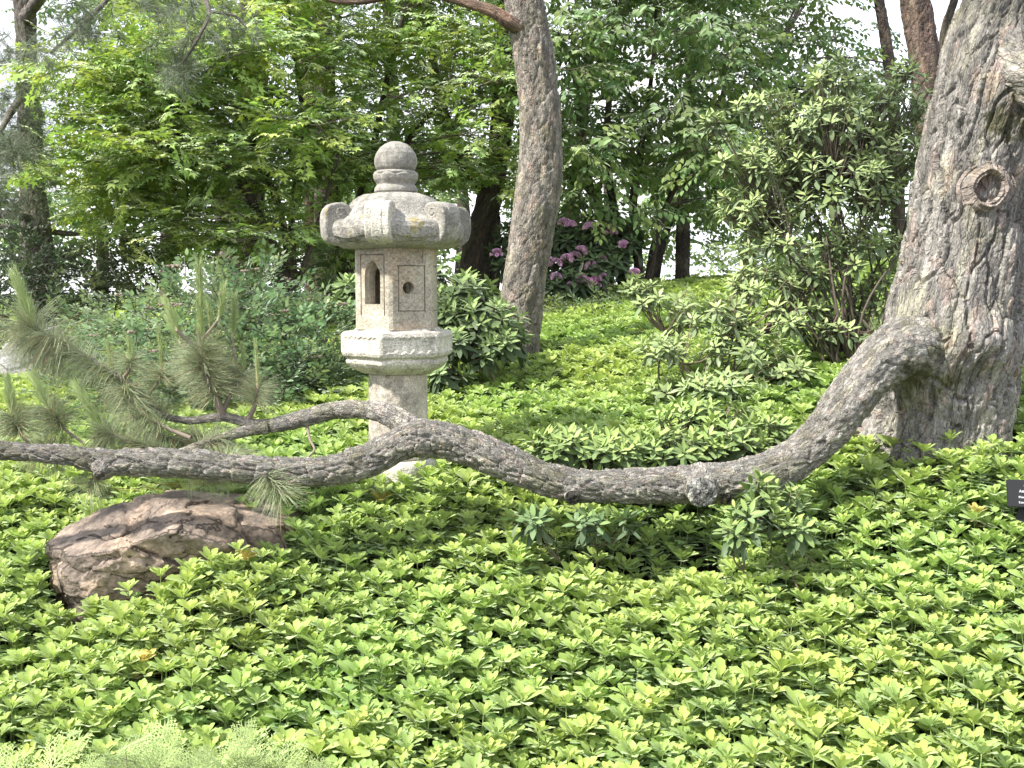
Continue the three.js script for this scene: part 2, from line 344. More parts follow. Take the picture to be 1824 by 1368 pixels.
// ---------------------------------------------------------------- stone lantern
{
  const D = 4.5, U = D / FPX, c0 = at(709, 684, D), cx = c0.x, cz = c0.z;
  const Y = (py) => at(709, py, D).y;
  const base = V(cx, groundY(cx, cz), cz);
  const L = thing('stone_lantern', 'grey granite lantern with scrolled hexagonal roof and round pillar, standing in the ground cover', 'stone lantern', base);
  const DEG = Math.PI / 180;
  // angles: 0 = right, 90 = towards the camera
  const hexR = (th, R, corner, p) => { let s = 0; for (let k = 0; k < 6; k++) { const c = Math.cos(th - (corner + 30 + 60 * k) * DEG); if (c > 0) s += Math.pow(c, p); } return (R * Math.cos(30 * DEG)) / Math.pow(s, 1 / p); };
  const fine = (p, a) => a * ((fbm(p.x * 34, p.y * 34, p.z * 34, 3, 3) - 0.5) + 1.2 * (fbm(p.x * 9, p.y * 9, p.z * 9, 2, 4) - 0.5));
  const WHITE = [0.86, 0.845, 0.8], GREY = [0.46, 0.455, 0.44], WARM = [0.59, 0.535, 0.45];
  function turnedStone(name, prof, nu, nv, hex, colour, rel, bump = 0.004) {   // prof: [radius px, y px]
    const len = [0]; for (let i = 1; i < prof.length; i++) len.push(len[i - 1] + Math.hypot(prof[i][0] - prof[i - 1][0], prof[i][1] - prof[i - 1][1]));
    const total = len[len.length - 1];
    const g = gridGeo(nu, nv, (u, v) => {
      const th = u * Math.PI * 2, s = v * total; let i = 1; while (i < prof.length - 1 && s > len[i]) i++;
      const k = (s - len[i - 1]) / (len[i] - len[i - 1]), r = lerp(prof[i - 1][0], prof[i][0], k), y = lerp(prof[i - 1][1], prof[i][1], k);
      const q = hex ? hex(th, r, y) : { r, y };
      let R = q.r * U, py = Y(q.y);
      const p0 = V(cx + Math.cos(th) * R, py, cz + Math.sin(th) * R);
      R += fine(p0, bump) + (rel ? rel(th, q.r, q.y) * U : 0);
      const p = V(cx + Math.cos(th) * R, py + fine(p0.clone().addScalar(7), bump * 0.5), cz + Math.sin(th) * R);
      return { p, uv: [u * 6.2832 * 0.2, s * U], c: colour(p, th, q.y) };
    });
    // the grid runs downwards with theta growing towards the camera: turn faces outwards
    return part(name, g, M.stone, L);
  }
  const speck = (b) => (p) => { const n = fbm(p.x * 14, p.y * 14, p.z * 14, 3, 60), g = sstep(0.52, 0.66, fbm(p.x * 8 + 3, p.y * 5, p.z * 8, 5, 64)) * sstep(0.4, 0.6, fbm(p.x * 60, p.y * 60, p.z * 60, 2, 65)), k = (0.88 + 0.28 * n) * (1 - 0.34 * g); return [b[0] * k, b[1] * k, b[2] * k]; };
  const lichen = (b) => (p, th, y) => {
    const n = fbm(p.x * 13, p.y * 13, p.z * 13, 4, 61), m = fbm(p.x * 30, p.y * 30, p.z * 30, 3, 62), g = sstep(0.46, 0.6, fbm(p.x * 9 + 3, p.y * 7, p.z * 9, 5, 64)) * sstep(0.35, 0.6, fbm(p.x * 60, p.y * 60, p.z * 60, 2, 65)), k = (0.94 + 0.3 * m) * (1 - 0.36 * g), yl = sstep(0.6, 0.68, n) * sstep(0.5, 0.62, m) * 0.8;
    return [lerp(b[0] * k, 0.42, yl), lerp(b[1] * k, 0.36, yl), lerp(b[2] * k, 0.14, yl)];
  };
  // jewel and its lotus collar
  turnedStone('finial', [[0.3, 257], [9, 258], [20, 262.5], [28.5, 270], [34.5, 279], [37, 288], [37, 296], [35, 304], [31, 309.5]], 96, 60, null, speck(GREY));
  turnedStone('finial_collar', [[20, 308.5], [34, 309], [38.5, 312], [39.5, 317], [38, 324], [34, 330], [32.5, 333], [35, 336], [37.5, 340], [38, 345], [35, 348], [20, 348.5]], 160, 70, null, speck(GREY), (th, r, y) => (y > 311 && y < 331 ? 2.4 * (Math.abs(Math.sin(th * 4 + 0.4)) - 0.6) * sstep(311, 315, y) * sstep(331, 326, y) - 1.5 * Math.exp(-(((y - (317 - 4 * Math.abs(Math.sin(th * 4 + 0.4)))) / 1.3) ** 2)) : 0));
  // roof
  const RC = 98, wave6 = (th) => (1 + Math.cos(6 * (th - RC * DEG))) / 2;
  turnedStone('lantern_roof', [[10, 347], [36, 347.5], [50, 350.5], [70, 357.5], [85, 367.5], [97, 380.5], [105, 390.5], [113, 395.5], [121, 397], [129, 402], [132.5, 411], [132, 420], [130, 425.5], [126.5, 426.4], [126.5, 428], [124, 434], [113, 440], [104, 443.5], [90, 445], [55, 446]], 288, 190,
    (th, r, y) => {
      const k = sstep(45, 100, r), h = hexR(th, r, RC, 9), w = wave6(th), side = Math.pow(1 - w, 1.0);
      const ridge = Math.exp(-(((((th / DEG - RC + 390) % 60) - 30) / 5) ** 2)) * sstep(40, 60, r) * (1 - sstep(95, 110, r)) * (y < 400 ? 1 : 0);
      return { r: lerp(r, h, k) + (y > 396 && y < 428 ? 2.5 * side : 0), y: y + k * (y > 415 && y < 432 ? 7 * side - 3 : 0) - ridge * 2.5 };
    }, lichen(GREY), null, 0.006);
  // curled scrolls on the six corners
  for (let k = 0; k < 6; k++) {
    const a = (RC + 60 * k) * DEG, out = V(Math.cos(a), 0, Math.sin(a)), side = V(-Math.sin(a), 0, Math.cos(a));
    const sh = new THREE.Shape(), O = 372;           // radius px across, height px up from O
    const P = [[88, 438], [108, 438], [121, 434], [128.5, 426], [131.5, 411], [131.5, 394], [129, 381], [122, 372.5], [111, 369], [99, 368.5], [89, 372], [83.5, 380], [83, 391], [86, 415]];
    sh.moveTo(P[0][0] * U, (O - P[0][1]) * U); sh.splineThru(P.slice(1).map((q) => new THREE.Vector2(q[0] * U, (O - q[1]) * U)));
    const band = (w0, w1, grow) => {
      const s2 = new THREE.Shape(sh.getPoints(5).map((q) => { const dx = q.x - 114 * U, dy = q.y - (O - 396) * U; return new THREE.Vector2(q.x + dx * grow, q.y + dy * grow); }));
      const g = new THREE.ExtrudeGeometry(s2, { depth: (w1 - w0) * U, bevelEnabled: true, bevelThickness: 3.4 * U, bevelSize: 4 * U, bevelOffset: -4 * U, bevelSegments: 4, curveSegments: 6 });
      g.translate(0, 0, w0 * U); return g;
    };
    const parts = [band(-18, -10, 0), band(-7, 7, 0.05), band(10, 18, 0)];
    for (const s of [-1, 1]) {                       // the spiral on each flank
      const pts = []; for (let i = 0; i <= 40; i++) { const t = i / 40, an = 1.2 + t * 11, r = (13.5 - 11 * t) * U; pts.push(V(104 * U + Math.cos(an) * r * s, (O - 385) * U + Math.sin(an) * r, s * (18.8 + 2 * t) * U)); }
      const tb = new THREE.TubeGeometry(new THREE.CatmullRomCurve3(pts), 90, 2.6 * U, 7); parts.push(tb);
      const disc = new THREE.CylinderGeometry(4 * U, 6 * U, 3 * U, 14); disc.rotateX((s * Math.PI) / 2); disc.translate(104 * U, (O - 385) * U, s * 19.5 * U); parts.push(disc);
    }
    const g = mergeGeometries(parts.map((q) => { q = q.index ? q.toNonIndexed() : q; return q; }));
    const m = new THREE.Matrix4().makeBasis(out, V(0, 1, 0), V(0, 0, 0).crossVectors(out, V(0, 1, 0))); m.setPosition(cx, Y(O), cz); g.applyMatrix4(m);
    const pa = g.attributes.position, v = V(0, 0, 0); // worn, uneven cutting
    for (let i = 0; i < pa.count; i++) { v.fromBufferAttribute(pa, i); const d = fine(v, 0.006); pa.setXYZ(i, v.x + out.x * d, v.y + fine(v.clone().addScalar(3), 0.004), v.z + out.z * d); }
    g.computeVertexNormals();
    paint(g, k === 0 ? speck(WHITE) : lichen(GREY));  // front scroll whiter than the other five: sunlight on it painted into the colour
    boxUV(g);
    part('scroll', g, M.stone, L);
  }
  // fire box: a hollow hexagonal block with an arched window, round holes and incised frames
  {
    const ev = new Evaluator(); ev.useGroups = false; ev.attributes = ['position', 'normal', 'uv'];
    const FC = 92, R = 76 * U, top = Y(441), bot = Y(585);
    const hs = new THREE.Shape(); for (let k = 0; k < 6; k++) for (const o of [-2.5, 2.5]) { const a = (FC + 60 * k + o) * DEG; hs[k || o > 0 ? 'lineTo' : 'moveTo'](Math.cos(a) * R, -Math.sin(a) * R); }
    const prism = new THREE.ExtrudeGeometry(hs, { depth: top - bot, bevelEnabled: false }); prism.rotateX(-Math.PI / 2); prism.translate(cx, bot, cz);
    let b = new Brush(prism); b.updateMatrixWorld();
    const cut = (g) => { const c = new Brush(g); c.updateMatrixWorld(); b = ev.evaluate(b, c, SUBTRACTION); };
    const well = new THREE.CylinderGeometry(46 * U, 46 * U, Y(462) - Y(556), 28); well.translate(cx, (Y(462) + Y(556)) / 2, cz); cut(well);
    const ap = R * Math.cos(30 * DEG);
    const onFace = (g, a) => { const n = V(Math.cos(a * DEG), 0, Math.sin(a * DEG)), sd = V(0, 0, 0).crossVectors(V(0, 1, 0), n); const m = new THREE.Matrix4().makeBasis(sd, V(0, 1, 0), n); m.setPosition(cx + n.x * ap, Y(512), cz + n.z * ap); return g.applyMatrix4(m); };
    const mk = (pts, z0, z1) => { const s = new THREE.Shape(pts.map((q) => new THREE.Vector2(q[0] * U, q[1] * U))); const g = new THREE.ExtrudeGeometry(s, { depth: (z1 - z0) * U, bevelEnabled: false }); g.translate(0, 0, z0 * U); return g; };
    const ogee = (w, y0, y1) => [[-w, y0], [w, y0], [w, y1 - 24], [w * 0.9, y1 - 17], [w * 0.62, y1 - 12], [w * 0.4, y1 - 6], [0, y1], [-w * 0.4, y1 - 6], [-w * 0.62, y1 - 12], [-w * 0.9, y1 - 17], [-w, y1 - 24]];
    for (const a of [FC + 30, FC + 210]) {
      cut(onFace(mk(ogee(13.5, -29, 43), -40, 10), a));
      cut(onFace(mk(ogee(17, -29, 47), -5, 10), a));
      for (const [x, y, w, h] of [[-25.5, 4, 2.4, 104], [25.5, 4, 2.4, 104], [0, 55, 53, 2.4]]) { const g = new THREE.BoxGeometry(w * U, h * U, 4 * U); g.translate(x * U, y * U, 0.013 * U); cut(onFace(g, a)); }
    }
    for (const a of [FC - 30, FC + 150]) {
      const hole = new THREE.CylinderGeometry(10.5 * U, 10.5 * U, 60 * U, 26); hole.rotateX(Math.PI / 2); hole.translate(-6 * U, -1 * U, -15 * U); cut(onFace(hole, a));
      for (const [x, y, w, h] of [[0, 36.5, 52, 2.2], [0, -40.5, 52, 2.2], [-24, -2, 2.2, 74.4], [24, -2, 2.2, 74.4], [0, 52, 44, 20]]) { const g = new THREE.BoxGeometry(w * U, h * U, 3.2 * U); g.translate(x * U, y * U, 0.017 * U); cut(onFace(g, a)); }
      const o1 = ogee(19, -26, 27), o2 = ogee(17, -24, 24.4);
      const s = new THREE.Shape(o1.map((q) => new THREE.Vector2(q[0] * U, q[1] * U))); s.holes.push(new THREE.Path(o2.map((q) => new THREE.Vector2(q[0] * U, q[1] * U))));
      const g = new THREE.ExtrudeGeometry(s, { depth: 3 * U, bevelEnabled: false }); g.translate(-6 * U, 0, -1.7 * U); cut(onFace(g, a));
    }
    for (const a of [FC + 90, FC - 90]) for (const [x, y, w, h] of [[0, 36.5, 52, 2.2], [0, -40.5, 52, 2.2], [-24, -2, 2.2, 74.4], [24, -2, 2.2, 74.4]]) { const g = new THREE.BoxGeometry(w * U, h * U, 3.2 * U); g.translate(x * U, y * U, 0.017 * U); cut(onFace(g, a)); }
    let g = b.geometry; g = g.index ? g.toNonIndexed() : g; g.computeVertexNormals();
    boxUV(g);
    // finer faces for the staining of the stone
    paint(g, WARM);
    const fb = part('fire_box', g, M.firebox ?? M.stone, L);
    fb.material = new THREE.MeshStandardMaterial({ vertexColors: true, map: tex(512, (u, v) => {
      const a = grainP(u, v, 120, 120, 1, 12), q = grainP(u, v, 60, 60, 2, 22), c = grainP(u, v, 4, 4, 4, 19), pk = sstep(0.5, 0.62, grainP(u, v, 3, 3, 4, 29));
      let t = 0.8 + 0.3 * (c - 0.5) + 0.28 * (q - 0.5); if (a < 0.27) t -= 0.1; if (a > 0.8) t += 0.08;
      return [t * (1 + 0.03 * pk), t * (1 - 0.02 * pk), t * (0.98 - 0.04 * pk)];
    }, true, 2.2), bumpMap: stoneBump, bumpScale: 0.0035, roughness: 0.92 });
    // a stub of candle stone inside
  }
  // platform
  const PC = 100;
  const facing = (th) => { const a = (((th / DEG - PC) % 60) + 60) % 60 - 30; return Math.tan(a * DEG) * 103 * Math.cos(30 * DEG); };
  turnedStone('lantern_platform', [[20, 583], [77, 583], [79, 585.5], [80, 587], [96, 588], [101, 590.5], [103.5, 596], [103.5, 612], [103, 625], [100.5, 631], [95, 634], [93, 635.5], [93.5, 637], [95, 638.5], [94, 644], [88, 651], [78, 657], [68, 661], [62, 663], [20, 663.5]], 300, 170, (th, r, y) => ({ r: lerp(r, hexR(th, r, PC, y < 636 ? 40 : 20), sstep(50, 75, r)), y }), speck(WHITE),
    (th, r, y) => {
      const f = facing(th);
      if (y > 590 && y < 632) { const top = 599 + 1.3 * Math.sin(f * 0.5) + Math.sin(f * 0.23), lo = 622 + 2.2 * Math.sin(f * 0.42 + th) + 1.6 * Math.sin(f * 0.19), inn = Math.min(sstep(top - 1.5, top + 1.5, y), sstep(lo + 1.5, lo - 1.5, y), sstep(46, 43, Math.abs(f))); return -1.9 * inn * (Math.abs(f) < 46 ? 1 : 0); }
      if (y > 637 && y < 660) return 3.2 * (Math.abs(Math.cos((th - PC * DEG) * 6 + 0.3)) - 0.5) * sstep(637, 641, y) * sstep(661, 654, y);
      return 0;
    }, 0.006);
  turnedStone('lantern_pillar', [[20, 662], [51, 662.5], [52, 666], [52, 720], [53, 800], [54, 815], [20, 816]], 96, 120, null, speck([0.76, 0.71, 0.66]), null, 0.004);
  turnedStone('lantern_base', [[20, 815], [56, 816], [63, 819], [68, 826], [71, 838], [73, 860], [76, 930]], 96, 60, null, speck(WHITE), (th) => 3 * Math.sin(th * 5 + 1), 0.012);
}

function boxUV(g) {                                 // uv in metres from the three planes
  const p = g.attributes.position, n = g.attributes.normal, uv = new Float32Array(p.count * 2);
  for (let i = 0; i < p.count; i++) {
    const ax = Math.abs(n.getX(i)), ay = Math.abs(n.getY(i)), az = Math.abs(n.getZ(i));
    const [u, v] = ay > ax && ay > az ? [p.getX(i), p.getZ(i)] : ax > az ? [p.getZ(i), p.getY(i)] : [p.getX(i), p.getY(i)];
    uv[2 * i] = u; uv[2 * i + 1] = v;
  }
  g.setAttribute('uv', new THREE.BufferAttribute(uv, 2));
}

// ---------------------------------------------------------------- boulders
function boulder(centre, planes, detail, seed, colour, rough) {
  const g = new THREE.IcosahedronGeometry(1, detail), p = g.attributes.position, v = V(0, 0, 0);
  const P = planes.map((q) => ({ n: V(q[0], q[1], q[2]).normalize(), d: q[3] }));
  for (let i = 0; i < p.count; i++) {
    v.fromBufferAttribute(p, i).normalize();
    let s = 0; for (const q of P) { const c = v.dot(q.n); if (c > 0.02) s += Math.pow(c / q.d, 34); }
    let r = 1 / Math.pow(s, 1 / 34);
    const w = v.clone().multiplyScalar(r);
    const a = worley(w.x * 5 + 3, w.y * 9 + w.x * 1.6, w.z * 5, seed), b = worley(w.x * 13, w.y * 20 + w.x * 4, w.z * 13, seed + 7);
    r += rough * (0.038 * (a[2] - 0.5) + 0.008 * (b[2] - 0.5) - 0.006 * (1 - sstep(0, 0.15, a[1] - a[0])) + 0.05 * (fbm(w.x * 4, w.y * 6, w.z * 4, 5, seed) - 0.5) + 0.03 * (fbm(w.x * 20, w.y * 26, w.z * 20, 3, seed) - 0.5));
    v.multiplyScalar(r); p.setXYZ(i, v.x + centre.x, v.y + centre.y, v.z + centre.z);
  }
  g.computeVertexNormals();
  // the facets of the icosphere share no vertices: smooth them by place
  const key = new Map(), nn = g.attributes.normal, k = (i) => `${p.getX(i).toFixed(4)},${p.getY(i).toFixed(4)},${p.getZ(i).toFixed(4)}`;
  for (let i = 0; i < p.count; i++) { const s = k(i); const a = key.get(s) ?? V(0, 0, 0); a.x += nn.getX(i); a.y += nn.getY(i); a.z += nn.getZ(i); key.set(s, a); }
  for (let i = 0; i < p.count; i++) { const a = key.get(k(i)).clone().normalize(); nn.setXYZ(i, a.x, a.y, a.z); }
  boxUV(g); paint(g, colour);
  return g;
}
const rockTone = (p) => {
  const n = fbm(p.x * 4 + p.y * 5, p.y * 7, p.z * 4, 4, 70), m = fbm(p.x * 9, p.y * 14, p.z * 9, 4, 71), k = 0.75 + 0.5 * fbm(p.x * 22, p.y * 22, p.z * 22, 3, 72);
  const t = sstep(0.4, 0.6, n), u = sstep(0.52, 0.62, m);
  return [lerp(lerp(0.47, 0.27, t), 0.54, u * 0.55) * k, lerp(lerp(0.37, 0.225, t), 0.42, u * 0.55) * k, lerp(lerp(0.295, 0.195, t), 0.33, u * 0.55) * k];
};
const rockAt = at(250, 955, 4.0);
{
  const B = thing('boulder', 'broad reddish brown boulder with sloping top under the left end of the limb', 'boulder', onGround(rockAt));
  const c = rockAt.clone();
  part('rock_face', boulder(c, [[-0.3, 1, 0.4, 0.075], [0.22, -0.42, 1, 0.185], [-0.75, -0.12, 0.7, 0.27], [-1, 0.1, -0.35, 0.33], [0.9, 0.3, 0.5, 0.36], [1, 0.3, -0.3, 0.38], [0, 0.1, -1, 0.34], [0, -1, 0, 0.4], [0.1, 1, 0.0, 0.125], [-0.62, 0.6, 0.5, 0.21], [-0.3, -0.2, 1, 0.215], [0.5, 0.8, 0.5, 0.22], [-0.5, 0.8, -0.4, 0.2]], 52, 81, rockTone, 1), M.rock, B);
  B.base = V(0, 0, 0); B.base.copy(onGround(rockAt));
  part('rock_shelf', boulder(at(455, 940, 4.14), [[0.15, 1, 0.15, 0.05], [0, 0.1, 1, 0.12], [-1, 0, 0, 0.16], [1, 0.4, 0.2, 0.13], [0, 0, -1, 0.2], [0, -1, 0, 0.3]], 26, 83, rockTone, 0.7), M.rock, B);
  const r = mulberry(5), l = [];
  for (let i = 0; i < 70; i++) { const q = at(200 + 240 * r(), 902 - 20 * r() + 0, 4.12); q.x += 0; const y = 0; const a = r() * 6.28, d = V(Math.cos(a) * 0.045, (r() - 0.5) * 0.02, Math.sin(a) * 0.02); q.z = rockAt.z - 0.12 - 0.15 * r(); q.y = rockAt.y + 0.15 + (q.x - rockAt.x) * 0.1 + 0.01; l.push(line(q.clone().sub(d), q.clone().add(d), 0.0008, 0.0004, [0.3, 0.13, 0.06], 3)); }
  part('fallen_needles', merge(l), M.twig, B, 'stuff');
}
{
  const c = at(52, 650, 7.2), B = thing('boulder', 'pale grey upright rock half hidden behind the pine needles at the far left', 'boulder', onGround(c));
  part('rock_face', boulder(c, [[-0.3, 1, 0.1, 0.2], [0, 0.2, 1, 0.2], [-1, 0.3, 0.2, 0.17], [1, 0.3, 0.2, 0.2], [0, 0.1, -1, 0.2], [0, -1, 0, 0.5]], 26, 85, (p) => { const k = 0.8 + 0.4 * fbm(p.x * 18, p.y * 18, p.z * 18, 3, 9); return [0.42 * k, 0.42 * k, 0.46 * k]; }, 0.7), M.rock, B);
}

// ---------------------------------------------------------------- the big pine with the low limb
const GREYBARK = [0.37, 0.355, 0.34];
const needleGeo = (len, w, bend) => {               // one needle along +y, bending to +x
  const q = [], idx = [], n = 2;
  for (let i = 0; i <= n; i++) { const t = i / n, x = bend * t * t * len, y = t * len * (1 - 0.25 * bend * bend * t), h = w * (1 - 0.75 * t); q.push(x - h * 0.5, y, -h * 0.29, x + h * 0.5, y, -h * 0.29, x, y, h * 0.58); if (i < n) for (let k = 0; k < 3; k++) { const a = i * 3 + k, b = i * 3 + ((k + 1) % 3); idx.push(a, b, b + 3, a, b + 3, a + 3); } }
  const g = new THREE.BufferGeometry(); g.setAttribute('position', new THREE.Float32BufferAttribute(q, 3)); g.setIndex(idx); g.computeVertexNormals(); return paint(g, [1, 1, 1]);
};
const N0 = needleGeo(1, 0.0145, 0.25), N1 = needleGeo(1, 0.0145, 0.6), N2 = needleGeo(1, 0.017, 0.06);
function needlesAlong(q, count, len, lift, droop, tone, seed, width = 1) { // needles along a shoot q = {pts}; lift: 0 along the shoot .. 1 straight out
  const r = mulberry(seed), curve = new THREE.CatmullRomCurve3(q.pts), l = [];
  for (let i = 0; i < count; i++) {
    const t = Math.pow(r(), 0.85), p = curve.getPoint(t), T = curve.getTangent(t), a = r() * 6.283;
    const side = V(Math.cos(a), Math.sin(a), Math.sin(a * 3)).cross(T).normalize();
    const k = lift * (0.6 + 0.7 * r()) * (1.15 - 0.55 * t), d = T.clone().multiplyScalar(1 - k * 0.75).addScaledVector(side, k).normalize();
    d.y -= droop * (0.5 + r()); d.normalize();
    const bendDir = V(0, -1, 0).addScaledVector(d, d.y).normalize();
    if (!isFinite(bendDir.x)) bendDir.set(1, 0, 0);
    const L = len * (0.7 + 0.5 * r());
    const m = new THREE.Matrix4().makeBasis(bendDir.clone().multiplyScalar(L * width), d.clone().multiplyScalar(L), V(0, 0, 0).crossVectors(bendDir, d).multiplyScalar(L * width)); m.setPosition(p);
    const c = 0.7 + 0.6 * r(), dry = r() < tone[3] ? 1 : 0;
    l.push(tint((droop > 0.15 ? N1 : lift < 0.5 ? N2 : N0).clone().applyMatrix4(m), dry ? [0.34 * c, 0.2 * c, 0.1 * c] : [tone[0] * c, tone[1] * c, tone[2] * c]));
  }
  return mergeGeometries(l);
}
{
  const mossAt = [[1640, 668, 4.0, 0.16], [1590, 640, 3.95, 0.1], [1790, 215, 4.0, 0.13]].map((m) => [at(m[0], m[1], m[2]), m[3]]);
  const moss = (c, p) => { let k = 0; for (const m of mossAt) k = Math.max(k, 1.35 - p.distanceTo(m[0]) / m[1]); k = sstep(0.45, 0.6, fbm(p.x * 16, p.y * 16, p.z * 16, 4, 88) - 0.25 + 0.35 * clamp(k, 0, 1.2)) * 0.75 * (k > 0 ? 1 : 0); return [lerp(c[0], 0.13, k), lerp(c[1], 0.13, k), lerp(c[2], 0.05, k)]; };
  const trunkQ = rootPath([[1648, 850, 4.28, 136], [1664, 785, 4.28, 122], [1673, 745, 4.28, 115], [1681, 685, 4.28, 119], [1694, 605, 4.28, 116], [1701, 546, 4.28, 114], [1716, 473, 4.28, 109], [1727, 400, 4.28, 105], [1742, 305, 4.28, 103], [1762, 200, 4.28, 101], [1781, 110, 4.28, 101], [1818, 0, 4.28, 98], [1862, -130, 4.3, 92]], 0.2, 1.25), upperQ = path([[1818, 0, 4.28, 94], [1862, -130, 4.3, 92], [1900, -330, 4.4, 84], [1890, -600, 4.5, 72], [1850, -900, 4.6, 60]]);
  const P = thing('pine_tree', 'massive grey pine at the right edge whose low limb sweeps across the picture', 'tree', V(trunkQ.pts[0].x, groundY(trunkQ.pts[0].x, trunkQ.pts[0].z), trunkQ.pts[0].z));
  const rel = barkRelief(11, 0.07, 0.3, 0.017), tone = barkTone(GREYBARK, 0.22, 0.3);
  const bumps = [[1758, 615, 3.98, 0.085, 0.09], [1752, 668, 3.98, 0.05, -0.045], [1650, 620, 4.0, 0.13, 0.07], [1600, 640, 4.15, 0.09, 0.05], [1700, 690, 3.98, 0.05, -0.02], [1762, 335, 4.0, 0.075, 0.022], [1795, 150, 4.0, 0.12, 0.06], [1705, 590, 3.98, 0.03, -0.03]].map((b) => [at(b[0], b[1], b[2]), b[3], b[4]]);
  const memo = new Map();
  const at2 = (th, s, p, R) => { const k = th.toFixed(4) + s.toFixed(4); let v = memo.get(k); if (!v) memo.set(k, (v = rel(th, s, p, R))); return v; };
  const big = (th, s, p) => { let d = 0; for (const b of bumps) d += b[2] * Math.exp(-p.distanceToSquared(b[0]) / (2 * b[1] * b[1])); const root = sstep(0.75, 0.05, s); d += root * 0.05 * (Math.sin(th * 5 + 1) * 0.6 + 0.4 * Math.sin(th * 3)); d += 0.05 * (fbm(p.x * 4, p.y * 3, p.z * 4, 3, 15) - 0.5); return d; };
  const trunkGeo = tube(trunkQ, 300, 620, (th, s, p, R) => big(th, s, p) + at2(th, s, p, R).d, (th, s, p, R) => moss(tone(at2(th, s, p, R), th, s, p), p));
  part('trunk', trunkGeo, M.bark, P);
  part('upper_trunk', tube(upperQ, 60, 90, null, GREYBARK), M.bark, P);
  // old pruning scar
  {
    const c = at(1761, 336, 4.02), n = V(-0.1, 0.05, 1).normalize(), sd = V(0, 1, 0).cross(n).normalize(), up = n.clone().cross(sd);
    const ring = gridGeo(72, 30, (u, v) => {
      const th = u * Math.PI * 2, r = lerp(0.046, 0.118, v) * (1 + 0.1 * Math.sin(th * 2 + 0.6) + 0.07 * (fbm(Math.cos(th) * 2, Math.sin(th) * 2, 1, 3, 3) - 0.5) * 2);
      const h = 0.034 * Math.exp(-(((v - 0.32) / 0.26) ** 2)) - 0.05 * v + 0.006 * Math.sin(v * 26 + 2 * Math.sin(th * 2)) + 0.012 * (fbm(Math.cos(th) * 5, Math.sin(th) * 5, v * 6, 4, 23) - 0.5) - 0.03 * (1 - sstep(0, 0.12, v));
      const p = c.clone().addScaledVector(sd, Math.cos(th) * r * 0.9).addScaledVector(up, Math.sin(th) * r * 1.12).addScaledVector(n, h), k = 0.75 + 0.5 * fbm(p.x * 40, p.y * 40, 0, 3, 4);
      return { p, uv: [u * 0.4, v * 0.1], c: [0.42 * k, 0.36 * k, 0.33 * k] };
    });
    const scar = part('knot_scar', ring, M.bark, P);
    const wood = gridGeo(40, 14, (u, v) => { const th = u * Math.PI * 2, r = 0.053 * v, p = c.clone().addScaledVector(sd, Math.cos(th) * r * 0.9).addScaledVector(up, Math.sin(th) * r * 1.15).addScaledVector(n, -0.016 + 0.006 * (fbm(Math.cos(th) * r * 90, Math.sin(th) * r * 20, 0, 3, 5) - 0.5)), k = 0.7 + 0.6 * fbm(p.x * 120, p.y * 20, 0, 3, 6); return { p, uv: [p.x, p.y], c: [0.26 * k, 0.2 * k, 0.175 * k] }; });
    part('bare_wood', wood, M.bark, scar);
  }
  // a heavy bough leaving at the upper right, out of the frame
  const rel2 = barkRelief(31, 0.04, 0.07, 0.0078), tone2 = barkTone([0.5, 0.48, 0.45], 0.15, 0.5);
  const limb = (name, q, nu, nv, amp = 1, parent = P) => {
    const mm = new Map(), f = (th, s, p, R) => { const k = th.toFixed(4) + s.toFixed(4); let v = mm.get(k); if (!v) mm.set(k, (v = rel2(th, s, p, R))); return v; };
    return part(name, tube(q, nu, nv, (th, s, p, R) => amp * f(th, s, p, R).d * Math.min(1, R / 0.05) + 0.34 * R * (fbm(p.x * 5, p.y * 5, p.z * 5, 3, 19) - 0.5), (th, s, p, R) => moss(tone2(f(th, s, p, R), th, s, p), p), [1.3, 2.6]), M.bark, parent);
  };
  limb('bough', path([[1790, 90, 4.32, 84], [1822, 122, 4.14, 80], [1885, 138, 3.98, 72], [1990, 60, 3.9, 66], [2150, -40, 3.8, 60], [2300, -260, 3.8, 50]]), 90, 150, 1.3);
  // the low limb
  const low = path([[1700, 650, 4.28, 82], [1645, 628, 4.12, 66], [1592, 628, 4.0, 52], [1545, 668, 3.92, 43], [1502, 728, 3.88, 41], [1455, 788, 3.86, 39], [1400, 828, 3.85, 37], [1335, 851, 3.84, 36], [1255, 864, 3.84, 36], [1180, 866, 3.84, 34], [1100, 866, 3.84, 32], [1015, 864, 3.84, 31], [940, 840, 3.85, 30], [880, 816, 3.86, 31], [825, 794, 3.87, 31], [782, 782, 3.88, 32], [740, 781, 3.88, 36], [700, 798, 3.88, 33], [650, 822, 3.86, 31], [590, 837, 3.84, 28], [520, 841, 3.83, 27], [430, 835, 3.82, 26.5], [330, 827, 3.81, 26], [250, 823, 3.8, 25.5], [190, 823, 3.8, 25], [130, 812, 3.8, 20], [60, 806, 3.8, 17], [-30, 801, 3.8, 18], [-180, 790, 3.82, 15], [-330, 760, 3.9, 10]]);
  limb('low_limb', low, 84, 900, 1.0);
